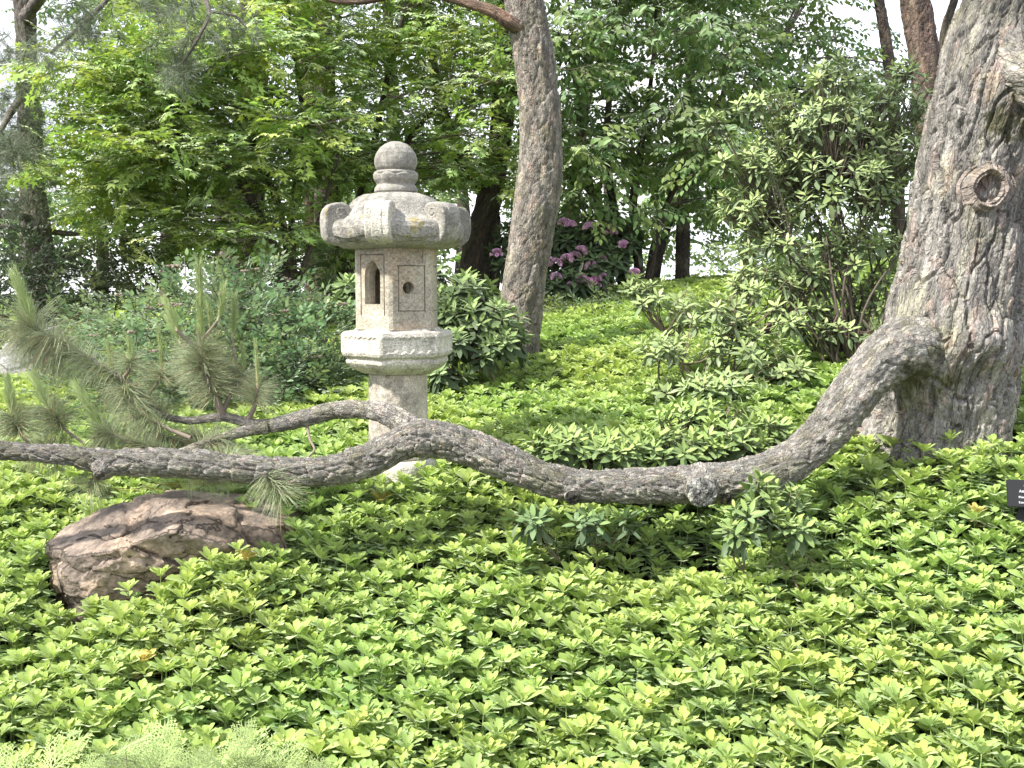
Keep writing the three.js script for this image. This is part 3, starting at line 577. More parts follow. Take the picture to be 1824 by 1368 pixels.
  // cut stubs and a burr on the limb
  const stub = (a, b, r0, r1, face) => {
    const q = { pts: [a, a.clone().lerp(b, 0.6), b], rad: [r0 * 1.25, r0, r1] }, s = limb('cut_stub', q, 40, 24, 0.8), n = b.clone().sub(a).normalize(), sd = V(0, 1, 0).cross(n).normalize(), up = n.clone().cross(sd);
    part('cut_face', gridGeo(40, 14, (u, v) => { const th = u * 6.2832, r = r1 * 1.02 * v, p = b.clone().addScaledVector(sd, Math.cos(th) * r).addScaledVector(up, Math.sin(th) * r).addScaledVector(n, 0.004 + 0.006 * (1 - v * v) + 0.008 * (fbm(Math.cos(th) * r * 120, Math.sin(th) * r * 120, 0, 3, 8) - 0.5)), k = fbm(p.x * 90, p.y * 90, p.z * 90, 3, 34); const t = sstep(0.42, 0.56, k); return { p, uv: [p.x, p.y], c: [lerp(face[0] * 0.25, face[0], t), lerp(face[1] * 0.25, face[1], t), lerp(face[2] * 0.25, face[2], t)] }; }), M.bark, s);
  };
  stub(at(1250, 860, 3.84), at(1250, 876, 3.735), 0.062, 0.054, [0.5, 0.5, 0.5]);
  stub(at(1020, 872, 3.84), at(1020, 886, 3.77), 0.034, 0.028, [0.1, 0.09, 0.08]);
  stub(at(1290, 868, 3.84), at(1297, 888, 3.78), 0.05, 0.03, [0.2, 0.18, 0.16]);
  stub(at(188, 826, 3.8), at(180, 846, 3.75), 0.045, 0.022, [0.36, 0.32, 0.29]);
  // the side limb behind, with its needles
  limb('side_limb', path([[752, 786, 3.88, 30], [722, 758, 3.92, 25], [688, 738, 3.97, 20], [640, 729, 4.02, 17.5], [592, 732, 4.06, 16.5], [540, 745, 4.08, 16], [495, 756, 4.1, 14], [455, 757, 4.12, 11], [400, 743, 4.14, 8.5], [335, 749, 4.16, 7.5], [287, 738, 4.18, 6.5], [262, 708, 4.2, 6], [218, 676, 4.2, 5.6], [170, 646, 4.2, 5], [112, 614, 4.2, 4.5], [62, 592, 4.2, 3.6]]), 44, 420, 0.8);
  limb('side_limb', path([[478, 762, 4.09, 12], [440, 768, 4.08, 10.5], [402, 778, 4.06, 9], [350, 796, 4.05, 8], [312, 806, 4.06, 5.5], [260, 800, 4.08, 4], [222, 782, 4.1, 3.4], [190, 770, 4.1, 3]]), 32, 160, 0.7);
  const T = [0.2, 0.16, 0.13];
  const twig = (l) => { const q = path(l), g = tube(q, 8, (l.length - 1) * 8, (th, s, p, R) => R * 0.3 * (fbm(p.x * 60, p.y * 60, p.z * 60, 2, 6) - 0.5), T); g.deleteAttribute('uv'); part('twig', g, M.twig, P); return q; };
  const q1 = twig([[398, 742, 4.14, 7.5], [384, 706, 4.12, 6.5], [364, 662, 4.1, 5], [357, 622, 4.1, 4], [354, 590, 4.1, 3]]);
  twig([[396, 735, 4.14, 5], [412, 700, 4.16, 4], [429, 668, 4.18, 3]]);
  twig([[440, 752, 4.12, 5], [454, 722, 4.1, 4], [459, 690, 4.08, 3]]);
  twig([[356, 626, 4.1, 3.5], [333, 606, 4.08, 3], [315, 588, 4.06, 2.6]]);
  twig([[360, 604, 4.1, 3], [378, 584, 4.08, 2.5], [388, 570, 4.07, 2]]);
  twig([[425, 668, 4.18, 3], [418, 630, 4.18, 2.6], [414, 600, 4.18, 2]]);
  twig([[218, 676, 4.2, 4], [227, 664, 4.18, 3.4], [232, 652, 4.18, 3]]);
  twig([[340, 780, 4.08, 4], [292, 760, 4.1, 3.4], [240, 728, 4.12, 3], [222, 692, 4.14, 2.4]]);
  twig([[262, 706, 4.2, 3.4], [280, 682, 4.18, 3], [288, 660, 4.16, 2.5]]);
  twig([[256, 800, 4.08, 3.4], [205, 776, 4.05, 3], [183, 770, 4.05, 2.5]]);
  twig([[150, 790, 4.05, 3], [110, 760, 4.05, 2.6], [88, 730, 4.05, 2.4]]);
  twig([[60, 800, 3.95, 3], [35, 770, 3.95, 2.6], [22, 742, 3.95, 2.4]]);
  twig([[546, 752, 4.08, 3], [552, 782, 4.04, 2.4], [560, 802, 4.0, 2], [548, 815, 3.98, 1.6]]);
  twig([[470, 838, 3.82, 4], [486, 868, 3.8, 3], [500, 880, 3.78, 2]]);
  twig([[175, 838, 3.8, 4], [168, 858, 3.84, 3], [160, 868, 3.86, 2]]);
  twig([[330, 800, 4.05, 4], [395, 815, 4.0, 3], [430, 812, 3.98, 2]]);
  // upright new candles: base, tip, needle length, count
  const GREEN = [0.29, 0.37, 0.14, 0], OLD = [0.33, 0.375, 0.22, 0.08];
  const candles = [[356, 624, 355, 482, 4.1, 0.052, 520], [388, 572, 398, 517, 4.07, 0.045, 260], [414, 604, 417, 537, 4.18, 0.045, 280], [316, 590, 299, 545, 4.06, 0.05, 230], [322, 612, 305, 575, 4.08, 0.05, 160], [459, 692, 455, 612, 4.08, 0.03, 240], [288, 664, 283, 592, 4.16, 0.036, 240], [232, 655, 231, 614, 4.18, 0.04, 220], [200, 668, 193, 620, 4.2, 0.04, 180], [60, 592, 33, 506, 4.2, 0.075, 560], [88, 732, 66, 682, 4.05, 0.06, 260], [185, 772, 145, 700, 4.05, 0.062, 420], [22, 742, 14, 686, 3.95, 0.055, 300], [268, 704, 268, 664, 4.2, 0.035, 150], [430, 668, 432, 624, 4.18, 0.04, 160], [375, 590, 372, 546, 4.14, 0.04, 180]];
  candles.forEach(([x0, y0, x1, y1, d, len, n], i) => {
    const a = at(x0, y0, d), b = at(x1, y1, d + 0.02), q = { pts: [a, a.clone().lerp(b, 0.5).add(V(0.004, 0, 0.003)), b] };
    const stem = line(a, b, 0.0055, 0.0025, [0.3, 0.25, 0.14], 6);
    part('needle_shoot', mergeGeometries([strip(stem), needlesAlong(q, Math.round(n * 1.7), len * 1.2, 0.3, 0, GREEN, 100 + i, 1.3)]), M.needle, P);
  });
  // last year's long needles round the twigs
  const tufts = [[384, 706, 357, 640, 4.11, 0.145, 560, 0.9, 0.35], [366, 665, 356, 618, 4.1, 0.125, 420, 1.0, 0.12], [412, 702, 430, 664, 4.17, 0.115, 360, 1, 0.2], [300, 742, 262, 706, 4.18, 0.1, 240, 0.9, 0.3], [218, 676, 120, 616, 4.2, 0.13, 560, 0.8, 0.5], [120, 618, 60, 590, 4.2, 0.16, 620, 0.9, 0.55], [66, 596, 44, 580, 4.2, 0.15, 320, 1.0, 0.1], [240, 728, 222, 690, 4.13, 0.12, 320, 0.9, 0.4], [112, 762, 88, 728, 4.05, 0.13, 420, 0.95, 0.3], [205, 776, 182, 768, 4.06, 0.13, 380, 1, 0.35], [36, 772, 20, 738, 3.95, 0.13, 380, 1, 0.3], [454, 722, 460, 690, 4.09, 0.1, 280, 1, 0.1], [292, 762, 240, 730, 4.1, 0.12, 280, 0.9, 0.4], [350, 796, 400, 780, 4.05, 0.1, 260, 0.9, 0.35], [312, 806, 222, 782, 4.08, 0.12, 420, 0.9, 0.35], [470, 842, 502, 880, 3.79, 0.12, 260, 1.3, 0.3], [172, 842, 160, 868, 3.85, 0.1, 160, 1.3, 0.3], [395, 815, 432, 812, 3.98, 0.1, 240, 0.9, 0.4], [232, 660, 231, 640, 4.18, 0.1, 200, 1, 0.1], [286, 680, 288, 660, 4.16, 0.1, 200, 1, 0.1], [330, 842, 400, 846, 3.9, 0.09, 240, 0.8, 0.6], [262, 770, 330, 790, 4.2, 0.12, 300, 1, 0.3], [130, 800, 60, 796, 4.1, 0.12, 420, 1, 0.2], [420, 790, 340, 775, 4.2, 0.12, 320, 1, 0.15]];
  tufts.forEach(([x0, y0, x1, y1, d, len, n, lift, droop], i) => {
    const a = at(x0, y0, d), b = at(x1, y1, d);
    part('needle_tuft', needlesAlong({ pts: [a, a.clone().lerp(b, 0.5), b] }, Math.round(n * 1.5), len, lift * 1.15, droop * 0.4, OLD, 300 + i), M.needle, P);
  });
  
  // crown above the frame: boughs with pads of needles
  const r = mulberry(77), pads = [];
  const tuftG = needlesAlong({ pts: [V(0, 0, 0), V(0, 0.06, 0.01), V(0, 0.16, 0)] }, 90, 0.12, 0.8, 0, [0.09, 0.12, 0.05, 0.02], 9, 2.2);
  const boughs = [[V(2.3, 4.4, -4.3), V(1.2, 4.9, -3.9), V(0.1, 5.1, -3.6)], [V(2.3, 4.0, -4.4), V(1.6, 4.25, -3.6), V(0.9, 4.35, -3.0)], [V(2.35, 5.0, -4.5), V(1.3, 5.6, -4.9), V(0.5, 5.9, -5.1)], [V(2.4, 4.7, -4.4), V(3.4, 5.2, -3.9), V(4.3, 5.3, -3.6)], [V(2.3, 4.3, -4.4), V(1.3, 4.4, -4.6), V(0.5, 4.5, -4.7)]];
  for (const b of boughs) {
    limb('bough', { pts: b, rad: [0.07, 0.045, 0.02] }, 20, 40, 0.5);
    const c = new THREE.CatmullRomCurve3(b);
    for (let i = 0; i < 90; i++) {
      const t = 0.25 + 0.75 * Math.sqrt(r()), p = c.getPoint(t), a = r() * 6.283, k = 0.45 * Math.sqrt(r()); p.add(V(Math.cos(a) * k, (r() - 0.3) * 0.2, Math.sin(a) * k));
      const m = new THREE.Matrix4().compose(p, new THREE.Quaternion().setFromUnitVectors(V(0, 1, 0), V(Math.cos(a) * 0.8, 1, Math.sin(a) * 0.8).normalize()), V(1, 1, 1).multiplyScalar(0.9 + 0.5 * r()));
      pads.push({ m, c: new THREE.Color().setRGB(0.8 + 0.4 * r(), 0.8 + 0.4 * r(), 0.8) });
    }
  }
  copies('crown', tuftG, M.needle, pads, P);
}

// ---------------------------------------------------------------- leafy shoots as prototypes
// a rosette of the ground cover: whorl of toothed leaves on a short stem, top at y = 0
const PL = [7, 8, 9].map((n, i) => leafGeo(1, [0.5, 0.55, 0.47][i], PACHY(n), n, { fold: [0.3, 0.22, 0.34][i], curl: [-0.12, -0.2, 0.02][i] }));
function rosetteSpec(seed) {                        // [leaf variant, tone, matrix] of every leaf
  const r = mulberry(seed), l = [], n = 6 + Math.floor(r() * 3);
  const add = (yaw, lift, len, y, tone) => {
    const m = new THREE.Matrix4().makeRotationY(yaw).multiply(new THREE.Matrix4().makeRotationZ(lift)).multiply(new THREE.Matrix4().makeRotationX((r() - 0.5) * 0.5)).multiply(new THREE.Matrix4().makeScale(len, len, len * (0.9 + 0.25 * r())));
    m.setPosition(Math.cos(yaw) * 0.004, y, -Math.sin(yaw) * 0.004); l.push([Math.floor(r() * 3), tone, m]);
  };
  const a0 = r() * 6.28;
  for (let i = 0; i < n; i++) add(a0 + (i / n) * 6.283 + (r() - 0.5) * 0.35, 0.38 + 0.5 * r(), 0.064 + 0.018 * r(), -0.018 + 0.01 * r(), 1);
  for (let i = 0; i < 4; i++) add(a0 + 0.5 + i * 1.57 + (r() - 0.5) * 0.6, 0.75 + 0.35 * r(), 0.034 + 0.014 * r(), 0.002, 0);
  for (let i = 0; i < 9; i++) add(i * 2.4 + r(), -0.1 + 0.5 * r(), 0.062 + 0.018 * r(), -0.05 - 0.055 * r(), r() < 0.4 ? 1 : 2);
  return l;
}
const PTONE = [[0.4, 0.5, 0.115], [0.33, 0.45, 0.095], [0.22, 0.35, 0.08]];   // young, full, older leaves
const PSPEC = [1, 2, 3, 4, 5, 6].map((s) => rosetteSpec(40 + s));
const stemG = (() => { const g = new THREE.CylinderGeometry(0.0022, 0.0028, 0.2, 5, 1, true); g.translate(0, -0.1, 0); g.deleteAttribute('uv'); return paint(g, [0.22, 0.3, 0.09]); })();
const ROSETTE = PSPEC.map((sp) => mergeGeometries([stemG.clone(), ...sp.map(([k, t, m]) => tint(PL[k].clone().applyMatrix4(m), PTONE[t]))]));
const HERB = leafMat({ transmission: 0.45, clearcoat: 0.32, clearcoatRoughness: 0.4 });

// footprints where the ground cover does not grow
const lanternAt = at(709, 684, 4.5), pineAt = at(1668, 684, 4.3), rockC = rockAt;
const shrubFeet = [];
function free(x, z) {
  if (Math.hypot(x - lanternAt.x, z - lanternAt.z) < 0.16) return false;
  if (Math.hypot(x - pineAt.x, z - pineAt.z) < 0.31) return false;
  const bx = x - rockC.x, bz = z - rockC.z;
  if ((bx / 0.4) ** 2 + ((bz + 0.02) / 0.25) ** 2 < 1) return false;
  for (const f of shrubFeet) if ((x - f[0]) ** 2 + (z - f[1]) ** 2 < f[2] * f[2]) return false;
  return true;
}
{
  const r = mulberry(4242), spots = [], S = 0.057;
  for (let z = -1.9; z > -13.5; z -= S) {
    const half = -z * 0.52 + 0.5;
    for (let x = -half; x < half; x += S) for (let tier = 0; tier < 2; tier++) {
      if (tier && z < -8) continue;
      const px = x + (r() - 0.5) * S * 1.1, pz = z + (r() - 0.5) * S * 1.1, h = r(), sd = r();
      if (-z > 9 && sd < sstep(9, 13.5, -z) * 0.7) continue;
      if (!free(px, pz)) continue;
      const y = canopyY(px, pz) - tier * (0.045 + 0.03 * sd) + (h - 0.5) * 0.08 + (fbm(px * 3, pz * 3, 0, 2, 61) - 0.5) * 0.08;
      const s = seen(V(px, y, pz));
      if (s[0] < -120 || s[0] > 1944 || s[1] > 1520) continue;
      spots.push({ p: V(px, y, pz), d: s[2], inFrame: !tier && s[0] > -10 && s[0] < 1834 && s[1] < 1390, k: Math.floor(r() * 6), yaw: r() * 6.283, sc: 0.8 * (0.74 + 0.55 * r() * r() + 0.1 * r()) * (1 - 0.0 * sd), lean: [(r() - 0.5) * 0.35, (r() - 0.5) * 0.35], c: r() });
    }
  }
  spots.sort((a, b) => a.d - b.d);
  const near = spots.filter((s) => s.inFrame).slice(0, 290), isNear = new Set(near);
  // the nearest rosettes, one by one
  const tones = PTONE.map((t) => [0, 1, 2].map((k) => leafMat({ transmission: 0.45, clearcoat: 0.32, clearcoatRoughness: 0.4, vertexColors: false, color: new THREE.Color().setRGB(t[0] * (0.86 + 0.16 * k), t[1] * (0.9 + 0.1 * k), t[2]) })));
  const stemM = new THREE.MeshStandardMaterial({ color: new THREE.Color().setRGB(0.22, 0.3, 0.09), roughness: 0.7 });
  near.forEach((s, i) => {
    const o = new THREE.Group(); o.name = numbered('pachysandra_plant'); scene.add(o);
    tag(o, 'glossy bright green rosette of toothed leaves in the near ground cover at the bottom', 'plant', 'nearest rosettes of the ground cover');
    o.position.copy(s.p); o.rotation.set(s.lean[0], s.yaw, s.lean[1]); o.scale.setScalar(s.sc);
    const tone = Math.floor(s.c * 3);
    for (const [k, t, m] of PSPEC[s.k]) { const l = new THREE.Mesh(PL[k], tones[t][tone]); l.name = 'leaf'; l.castShadow = l.receiveShadow = true; m.decompose(l.position, l.quaternion, l.scale); o.add(l); }
    const st = new THREE.Mesh(stemG, stemM); st.name = 'stem'; st.castShadow = st.receiveShadow = true; o.add(st);
  });
  // all the others: one mass
  const G = new THREE.Group(); G.name = 'ground_cover'; scene.add(G);
  tag(G, 'dense carpet of bright green toothed pachysandra leaves covering the whole slope', 'ground cover', null, 'stuff');
  const lists = [[], [], [], [], [], []];
  for (const s of spots) {
    if (isNear.has(s)) continue;
    const m = new THREE.Matrix4().compose(s.p, new THREE.Quaternion().setFromEuler(new THREE.Euler(s.lean[0], s.yaw, s.lean[1])), V(s.sc, s.sc, s.sc));
    const k = 0.86 + 0.3 * s.c, y = vn(s.p.x * 2, s.p.z * 2, 0, 5);
    const old = h3(s.p.x * 1000, s.p.z * 1000, 7) < 0.002 ? 1 : 0; lists[s.k].push({ m, c: new THREE.Color().setRGB(k * (0.92 + 0.16 * y) * (1 + 0.6 * old), k * (1 - 0.06 * old), k * (1.05 - 0.15 * y)) });
  }
  lists.forEach((l, k) => copies('leaf_rosettes', ROSETTE[k], HERB, l, G));
  console.log('rosettes', spots.length);
}

// ---------------------------------------------------------------- rhododendrons
const RL = [leafGeo(1, 0.34, ELLIPTIC, 6, { fold: 0.2, curl: -0.12 }), leafGeo(1, 0.38, ELLIPTIC, 6, { fold: 0.12, curl: -0.2 }), leafGeo(1, 0.3, ELLIPTIC, 6, { fold: 0.28, curl: 0.02 })];
function whorlSpec(seed, len, nOut, nOld) {
  const r = mulberry(seed), l = [], a0 = r() * 6.28;
  const add = (yaw, lift, s, y, tone) => { const m = new THREE.Matrix4().makeRotationY(yaw).multiply(new THREE.Matrix4().makeRotationZ(lift)).multiply(new THREE.Matrix4().makeRotationX((r() - 0.5) * 0.6)).multiply(new THREE.Matrix4().makeScale(s, s, s)); m.setPosition(Math.cos(yaw) * 0.006, y, -Math.sin(yaw) * 0.006); l.push([Math.floor(r() * 3), tone, m]); };
  for (let i = 0; i < nOut; i++) add(a0 + i * 2.4, 0.15 + 0.75 * (i / nOut) + 0.2 * (r() - 0.5), len * (0.95 - 0.35 * (i / nOut)), -0.02 + 0.03 * (i / nOut), i < nOut * 0.45 ? 1 : 0);
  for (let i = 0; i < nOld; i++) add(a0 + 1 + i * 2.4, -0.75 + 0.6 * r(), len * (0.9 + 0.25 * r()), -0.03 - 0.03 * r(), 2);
  return l;
}
const whorlStem = (() => { const g = new THREE.CylinderGeometry(0.0022, 0.003, 0.1, 5, 1, true); g.translate(0, -0.05, 0); g.deleteAttribute('uv'); return paint(g, [0.2, 0.17, 0.09]); })();
function shrubStems(base, tips, r, thick, colour) {  // tips gathered on a few crooked stems
  const l = [], n = Math.max(3, Math.round(tips.length / 13)), hubs = [];
  for (let i = 0; i < n; i++) { const t = tips[Math.floor(r() * tips.length)]; hubs.push(base.clone().lerp(t, 0.62).add(V((r() - 0.5) * 0.1, (r() - 0.5) * 0.1, (r() - 0.5) * 0.1))); }
  for (const h of hubs) { const a = base.clone().add(V((r() - 0.5) * 0.16, -0.05, (r() - 0.5) * 0.16)), mid = a.clone().lerp(h, 0.5).add(V((r() - 0.5) * 0.3, 0.02, (r() - 0.5) * 0.3)); const g = tube({ pts: [a, mid, h], rad: [thick, thick * 0.8, thick * 0.55] }, 7, 10, null, colour); g.deleteAttribute('uv'); l.push(g); }
  for (const t of tips) { let b = hubs[0]; for (const h of hubs) if (h.distanceToSquared(t) < b.distanceToSquared(t)) b = h; const mid = b.clone().lerp(t, 0.5).add(V((r() - 0.5) * 0.06, -0.03, (r() - 0.5) * 0.06)); const g = tube({ pts: [b, mid, t], rad: [thick * 0.5, thick * 0.36, thick * 0.25] }, 5, 6, null, colour); g.deleteAttribute('uv'); l.push(g); }
  return mergeGeometries(l);
}
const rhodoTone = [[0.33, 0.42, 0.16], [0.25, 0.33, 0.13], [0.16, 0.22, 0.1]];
// o: label, centre clumps [[px, py, depth, rx, ry, rz in metres, whorls]], foot [px, py, depth], leaf length, seed, parts: how many whorls are built leaf by leaf
function rhododendron(name, o) {
  const r = mulberry(o.seed), foot = onGround(at(...o.foot)), S = thing(name, o.label, o.category ?? 'shrub', foot);
  const tone = o.tone ?? rhodoTone, tips = [];
  for (const [px, py, d, rx, ry, rz, n] of o.clumps) {
    const c = at(px, py, d);
    for (let i = 0; i < n * (o.thin ?? 1); i++) {
      const u = r() * 6.283, w = r() * 1.5 - 0.5, q = Math.sqrt(Math.max(0, 1 - w * w)), k = 0.75 + 0.3 * r();
      const dir = V(Math.cos(u) * q, w, Math.sin(u) * q), p = V(c.x + dir.x * rx * k, c.y + dir.y * ry * k, c.z + dir.z * rz * k);
      if (o.keep && !o.keep(p)) continue;
      const g = groundY(p.x, p.z); if (p.y < g + 0.06) p.y = g + 0.06 + 0.1 * r();
      tips.push({ p, dir: V(dir.x * 0.55, 0.75 + 0.3 * w, dir.z * 0.55).add(V((r() - 0.5) * 0.4, 0, (r() - 0.5) * 0.4)).normalize(), yaw: r() * 6.28, s: 0.8 + 0.4 * r(), c: r() });
    }
  }
  part('stems', shrubStems(foot, tips.map((t) => t.p), r, o.thick ?? 0.008, o.bark ?? [0.17, 0.13, 0.1]), M.twig, S);
  const specs = [0, 1, 2, 3].map((k) => whorlSpec(o.seed * 7 + k, o.leaf, o.out ?? 8, o.old ?? 5));
  const mat = (k) => tips[k];
  tips.sort((a, b) => seen(a.p)[2] - seen(b.p)[2]);
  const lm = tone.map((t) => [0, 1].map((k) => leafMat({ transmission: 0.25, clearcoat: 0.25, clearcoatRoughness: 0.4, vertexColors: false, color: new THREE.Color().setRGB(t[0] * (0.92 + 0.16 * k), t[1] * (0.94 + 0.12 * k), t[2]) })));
  const rest = [[], [], [], []];
  tips.forEach((t, i) => {
    const k = i % 4, q = new THREE.Quaternion().setFromUnitVectors(V(0, 1, 0), t.dir).multiply(new THREE.Quaternion().setFromAxisAngle(V(0, 1, 0), t.yaw));
    if (i < (o.parts ?? 0)) {
      const g = new THREE.Group(); g.name = 'leaf_whorl'; g.position.copy(t.p).sub(foot); g.quaternion.copy(q); g.scale.setScalar(t.s); S.add(g);
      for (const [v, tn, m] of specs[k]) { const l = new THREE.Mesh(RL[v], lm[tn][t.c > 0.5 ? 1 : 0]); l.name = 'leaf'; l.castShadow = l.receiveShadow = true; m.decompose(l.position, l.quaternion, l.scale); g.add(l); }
    } else { const c = 0.86 + 0.28 * t.c; rest[k].push({ m: new THREE.Matrix4().compose(t.p, q, V(t.s, t.s, t.s)), c: new THREE.Color().setRGB(c, c, c * 0.96) }); }
  });
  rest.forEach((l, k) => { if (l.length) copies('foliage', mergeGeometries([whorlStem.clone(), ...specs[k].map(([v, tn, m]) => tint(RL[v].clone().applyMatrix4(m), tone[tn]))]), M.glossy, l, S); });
  S.tips = tips; S.foot = foot;
  return S;
}
rhododendron('rhododendron', { label: 'tall rhododendron with whorled leaves close to the left side of the massive pine trunk', seed: 3, leaf: 0.064, old: 3, foot: [1520, 640, 5.6], thin: 1.1, thick: 0.008, bark: [0.1, 0.08, 0.065], clumps: [[1500, 590, 5.5, 0.2, 0.08, 0.2, 16], [1440, 560, 5.6, 0.16, 0.1, 0.15, 14], [1450, 500, 5.7, 0.2, 0.12, 0.2, 16], [1530, 540, 5.7, 0.14, 0.12, 0.2, 12], [1570, 520, 5.6, 0.1, 0.15, 0.15, 14], [1490, 140, 5.6, 0.16, 0.1, 0.16, 22], [1365, 185, 5.5, 0.17, 0.07, 0.15, 18], [1590, 190, 5.6, 0.2, 0.12, 0.2, 30], [1480, 225, 5.5, 0.3, 0.14, 0.28, 60], [1590, 270, 5.6, 0.25, 0.18, 0.3, 50], [1370, 290, 5.5, 0.18, 0.13, 0.2, 34], [1480, 330, 5.5, 0.36, 0.2, 0.3, 80], [1590, 360, 5.6, 0.22, 0.2, 0.25, 40], [1330, 370, 5.6, 0.17, 0.12, 0.2, 26], [1400, 420, 5.6, 0.3, 0.16, 0.25, 40], [1540, 450, 5.6, 0.25, 0.15, 0.25, 34], [1270, 215, 5.5, 0.05, 0.03, 0.05, 6], [1290, 290, 5.5, 0.06, 0.04, 0.05, 7], [1620, 130, 5.6, 0.1, 0.06, 0.1, 10]], parts: 24 });
rhododendron('rhododendron', { label: 'open rhododendron with bare lower stems, mid slope right of the curved tree', seed: 11, leaf: 0.068, old: 4, foot: [1235, 690, 5.4], thin: 0.7, clumps: [[1180, 530, 5.5, 0.17, 0.09, 0.15, 26], [1360, 500, 5.5, 0.2, 0.1, 0.15, 34], [1260, 560, 5.4, 0.24, 0.1, 0.2, 36], [1400, 560, 5.4, 0.12, 0.1, 0.15, 18], [1185, 620, 5.3, 0.12, 0.07, 0.15, 22], [1330, 620, 5.3, 0.22, 0.1, 0.2, 34], [1290, 690, 5.1, 0.26, 0.07, 0.15, 40], [1400, 655, 5.2, 0.1, 0.08, 0.1, 16], [1195, 690, 5.2, 0.1, 0.05, 0.1, 10], [1125, 505, 5.5, 0.04, 0.05, 0.05, 7], [1440, 490, 5.5, 0.1, 0.08, 0.1, 12]], parts: 24 });
rhododendron('azalea', { label: 'low spreading azalea with pale leaves behind the sagging middle of the limb', seed: 17, leaf: 0.075, foot: [1160, 850, 4.25], tone: [[0.27, 0.37, 0.1], [0.17, 0.25, 0.075], [0.09, 0.14, 0.055]], out: 9, old: 3, clumps: [[1010, 790, 4.2, 0.15, 0.06, 0.13, 30], [1100, 800, 4.15, 0.16, 0.06, 0.13, 34], [1200, 800, 4.15, 0.18, 0.06, 0.13, 38], [1300, 780, 4.2, 0.16, 0.07, 0.14, 34], [1370, 770, 4.25, 0.08, 0.06, 0.1, 16], [1260, 740, 4.35, 0.2, 0.06, 0.1, 24], [1130, 840, 4.1, 0.22, 0.04, 0.1, 26]], parts: 24 });
rhododendron('azalea', { label: 'small azalea with pointed leaves in front of the limb, right of its cut stub', seed: 23, leaf: 0.068, thick: 0.005, bark: [0.12, 0.1, 0.06], foot: [1380, 930, 3.7], tone: [[0.27, 0.37, 0.1], [0.17, 0.25, 0.075], [0.09, 0.14, 0.055]], out: 8, old: 3, clumps: [[1345, 872, 3.62, 0.06, 0.05, 0.06, 8], [1395, 890, 3.64, 0.09, 0.05, 0.08, 12], [1345, 915, 3.55, 0.08, 0.05, 0.08, 10], [1430, 925, 3.6, 0.1, 0.05, 0.1, 12], [1310, 945, 3.55, 0.06, 0.03, 0.06, 6]], parts: 26 });
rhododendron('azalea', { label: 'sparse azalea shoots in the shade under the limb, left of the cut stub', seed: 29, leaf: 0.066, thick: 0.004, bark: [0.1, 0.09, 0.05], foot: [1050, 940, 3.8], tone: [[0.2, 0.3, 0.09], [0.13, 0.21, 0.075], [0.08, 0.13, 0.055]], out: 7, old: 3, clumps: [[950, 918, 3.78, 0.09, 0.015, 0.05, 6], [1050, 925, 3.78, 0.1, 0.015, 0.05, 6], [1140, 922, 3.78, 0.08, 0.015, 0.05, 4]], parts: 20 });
rhododendron('rhododendron', { label: 'compact rhododendron with long pale leaves behind the right side of the stone lantern', seed: 31, leaf: 0.095, foot: [840, 650, 6], tone: [[0.26, 0.36, 0.12], [0.15, 0.22, 0.08], [0.08, 0.12, 0.05]], clumps: [[830, 520, 6.1, 0.17, 0.1, 0.2, 28], [860, 570, 5.9, 0.22, 0.12, 0.2, 36], [820, 620, 5.8, 0.2, 0.12, 0.2, 30], [890, 610, 5.9, 0.14, 0.1, 0.2, 18], [790, 560, 6, 0.15, 0.15, 0.2, 24], [770, 490, 6.3, 0.12, 0.1, 0.1, 10], [800, 660, 5.7, 0.12, 0.05, 0.1, 10]], parts: 22 });
rhododendron('rhododendron', { label: 'small loose rhododendron seen just left of the lantern fire box', seed: 37, leaf: 0.11, foot: [625, 580, 7], tone: [[0.26, 0.36, 0.12], [0.15, 0.22, 0.08], [0.08, 0.12, 0.05]], clumps: [[628, 515, 7, 0.1, 0.08, 0.1, 12], [615, 550, 6.9, 0.14, 0.06, 0.12, 12], [640, 570, 6.8, 0.1, 0.05, 0.1, 8]] });
{
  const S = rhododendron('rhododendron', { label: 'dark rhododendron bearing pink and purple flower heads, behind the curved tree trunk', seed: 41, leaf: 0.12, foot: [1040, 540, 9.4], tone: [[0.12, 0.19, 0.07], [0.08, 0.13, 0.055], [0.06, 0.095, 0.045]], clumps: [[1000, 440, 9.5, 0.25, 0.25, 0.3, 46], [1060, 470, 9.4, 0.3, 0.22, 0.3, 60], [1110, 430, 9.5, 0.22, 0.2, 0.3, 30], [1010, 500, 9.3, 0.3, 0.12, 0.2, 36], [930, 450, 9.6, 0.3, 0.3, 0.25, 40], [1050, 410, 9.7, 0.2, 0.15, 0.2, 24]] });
  const r = mulberry(43), bell = new THREE.CylinderGeometry(0.021, 0.005, 0.034, 6, 1, true); bell.translate(0, 0.02, 0); bell.deleteAttribute('uv'); paint(bell, [1, 1, 1]);
  const heads = [[975, 468], [990, 472], [1016, 405], [1050, 408], [1035, 450], [1010, 464], [1024, 460], [1053, 477], [1072, 466], [990, 498], [1018, 512], [1045, 506], [1060, 512], [1075, 495], [1035, 500], [1090, 415], [1110, 440], [1130, 490], [885, 455], [1062, 503], [1005, 400]];
  const FM = new THREE.MeshStandardMaterial({ vertexColors: true, roughness: 0.7, side: THREE.DoubleSide });
  for (const [px, py] of heads) {
    const c = at(px, py, 9.15 + 0.05 * r()), l = [];
    for (let i = 0; i < 16; i++) { const d = V(r() - 0.5, r() * 0.9, r() - 0.35).normalize(), m = new THREE.Matrix4().compose(c.clone().addScaledVector(d, 0.026), new THREE.Quaternion().setFromUnitVectors(V(0, 1, 0), d), ONE), k = 0.75 + 0.45 * r(); l.push(tint(bell.clone().applyMatrix4(m), [0.66 * k, 0.4 * k, 0.6 * k])); }
    part('flower_head', mergeGeometries(l), FM, S);
  }
}

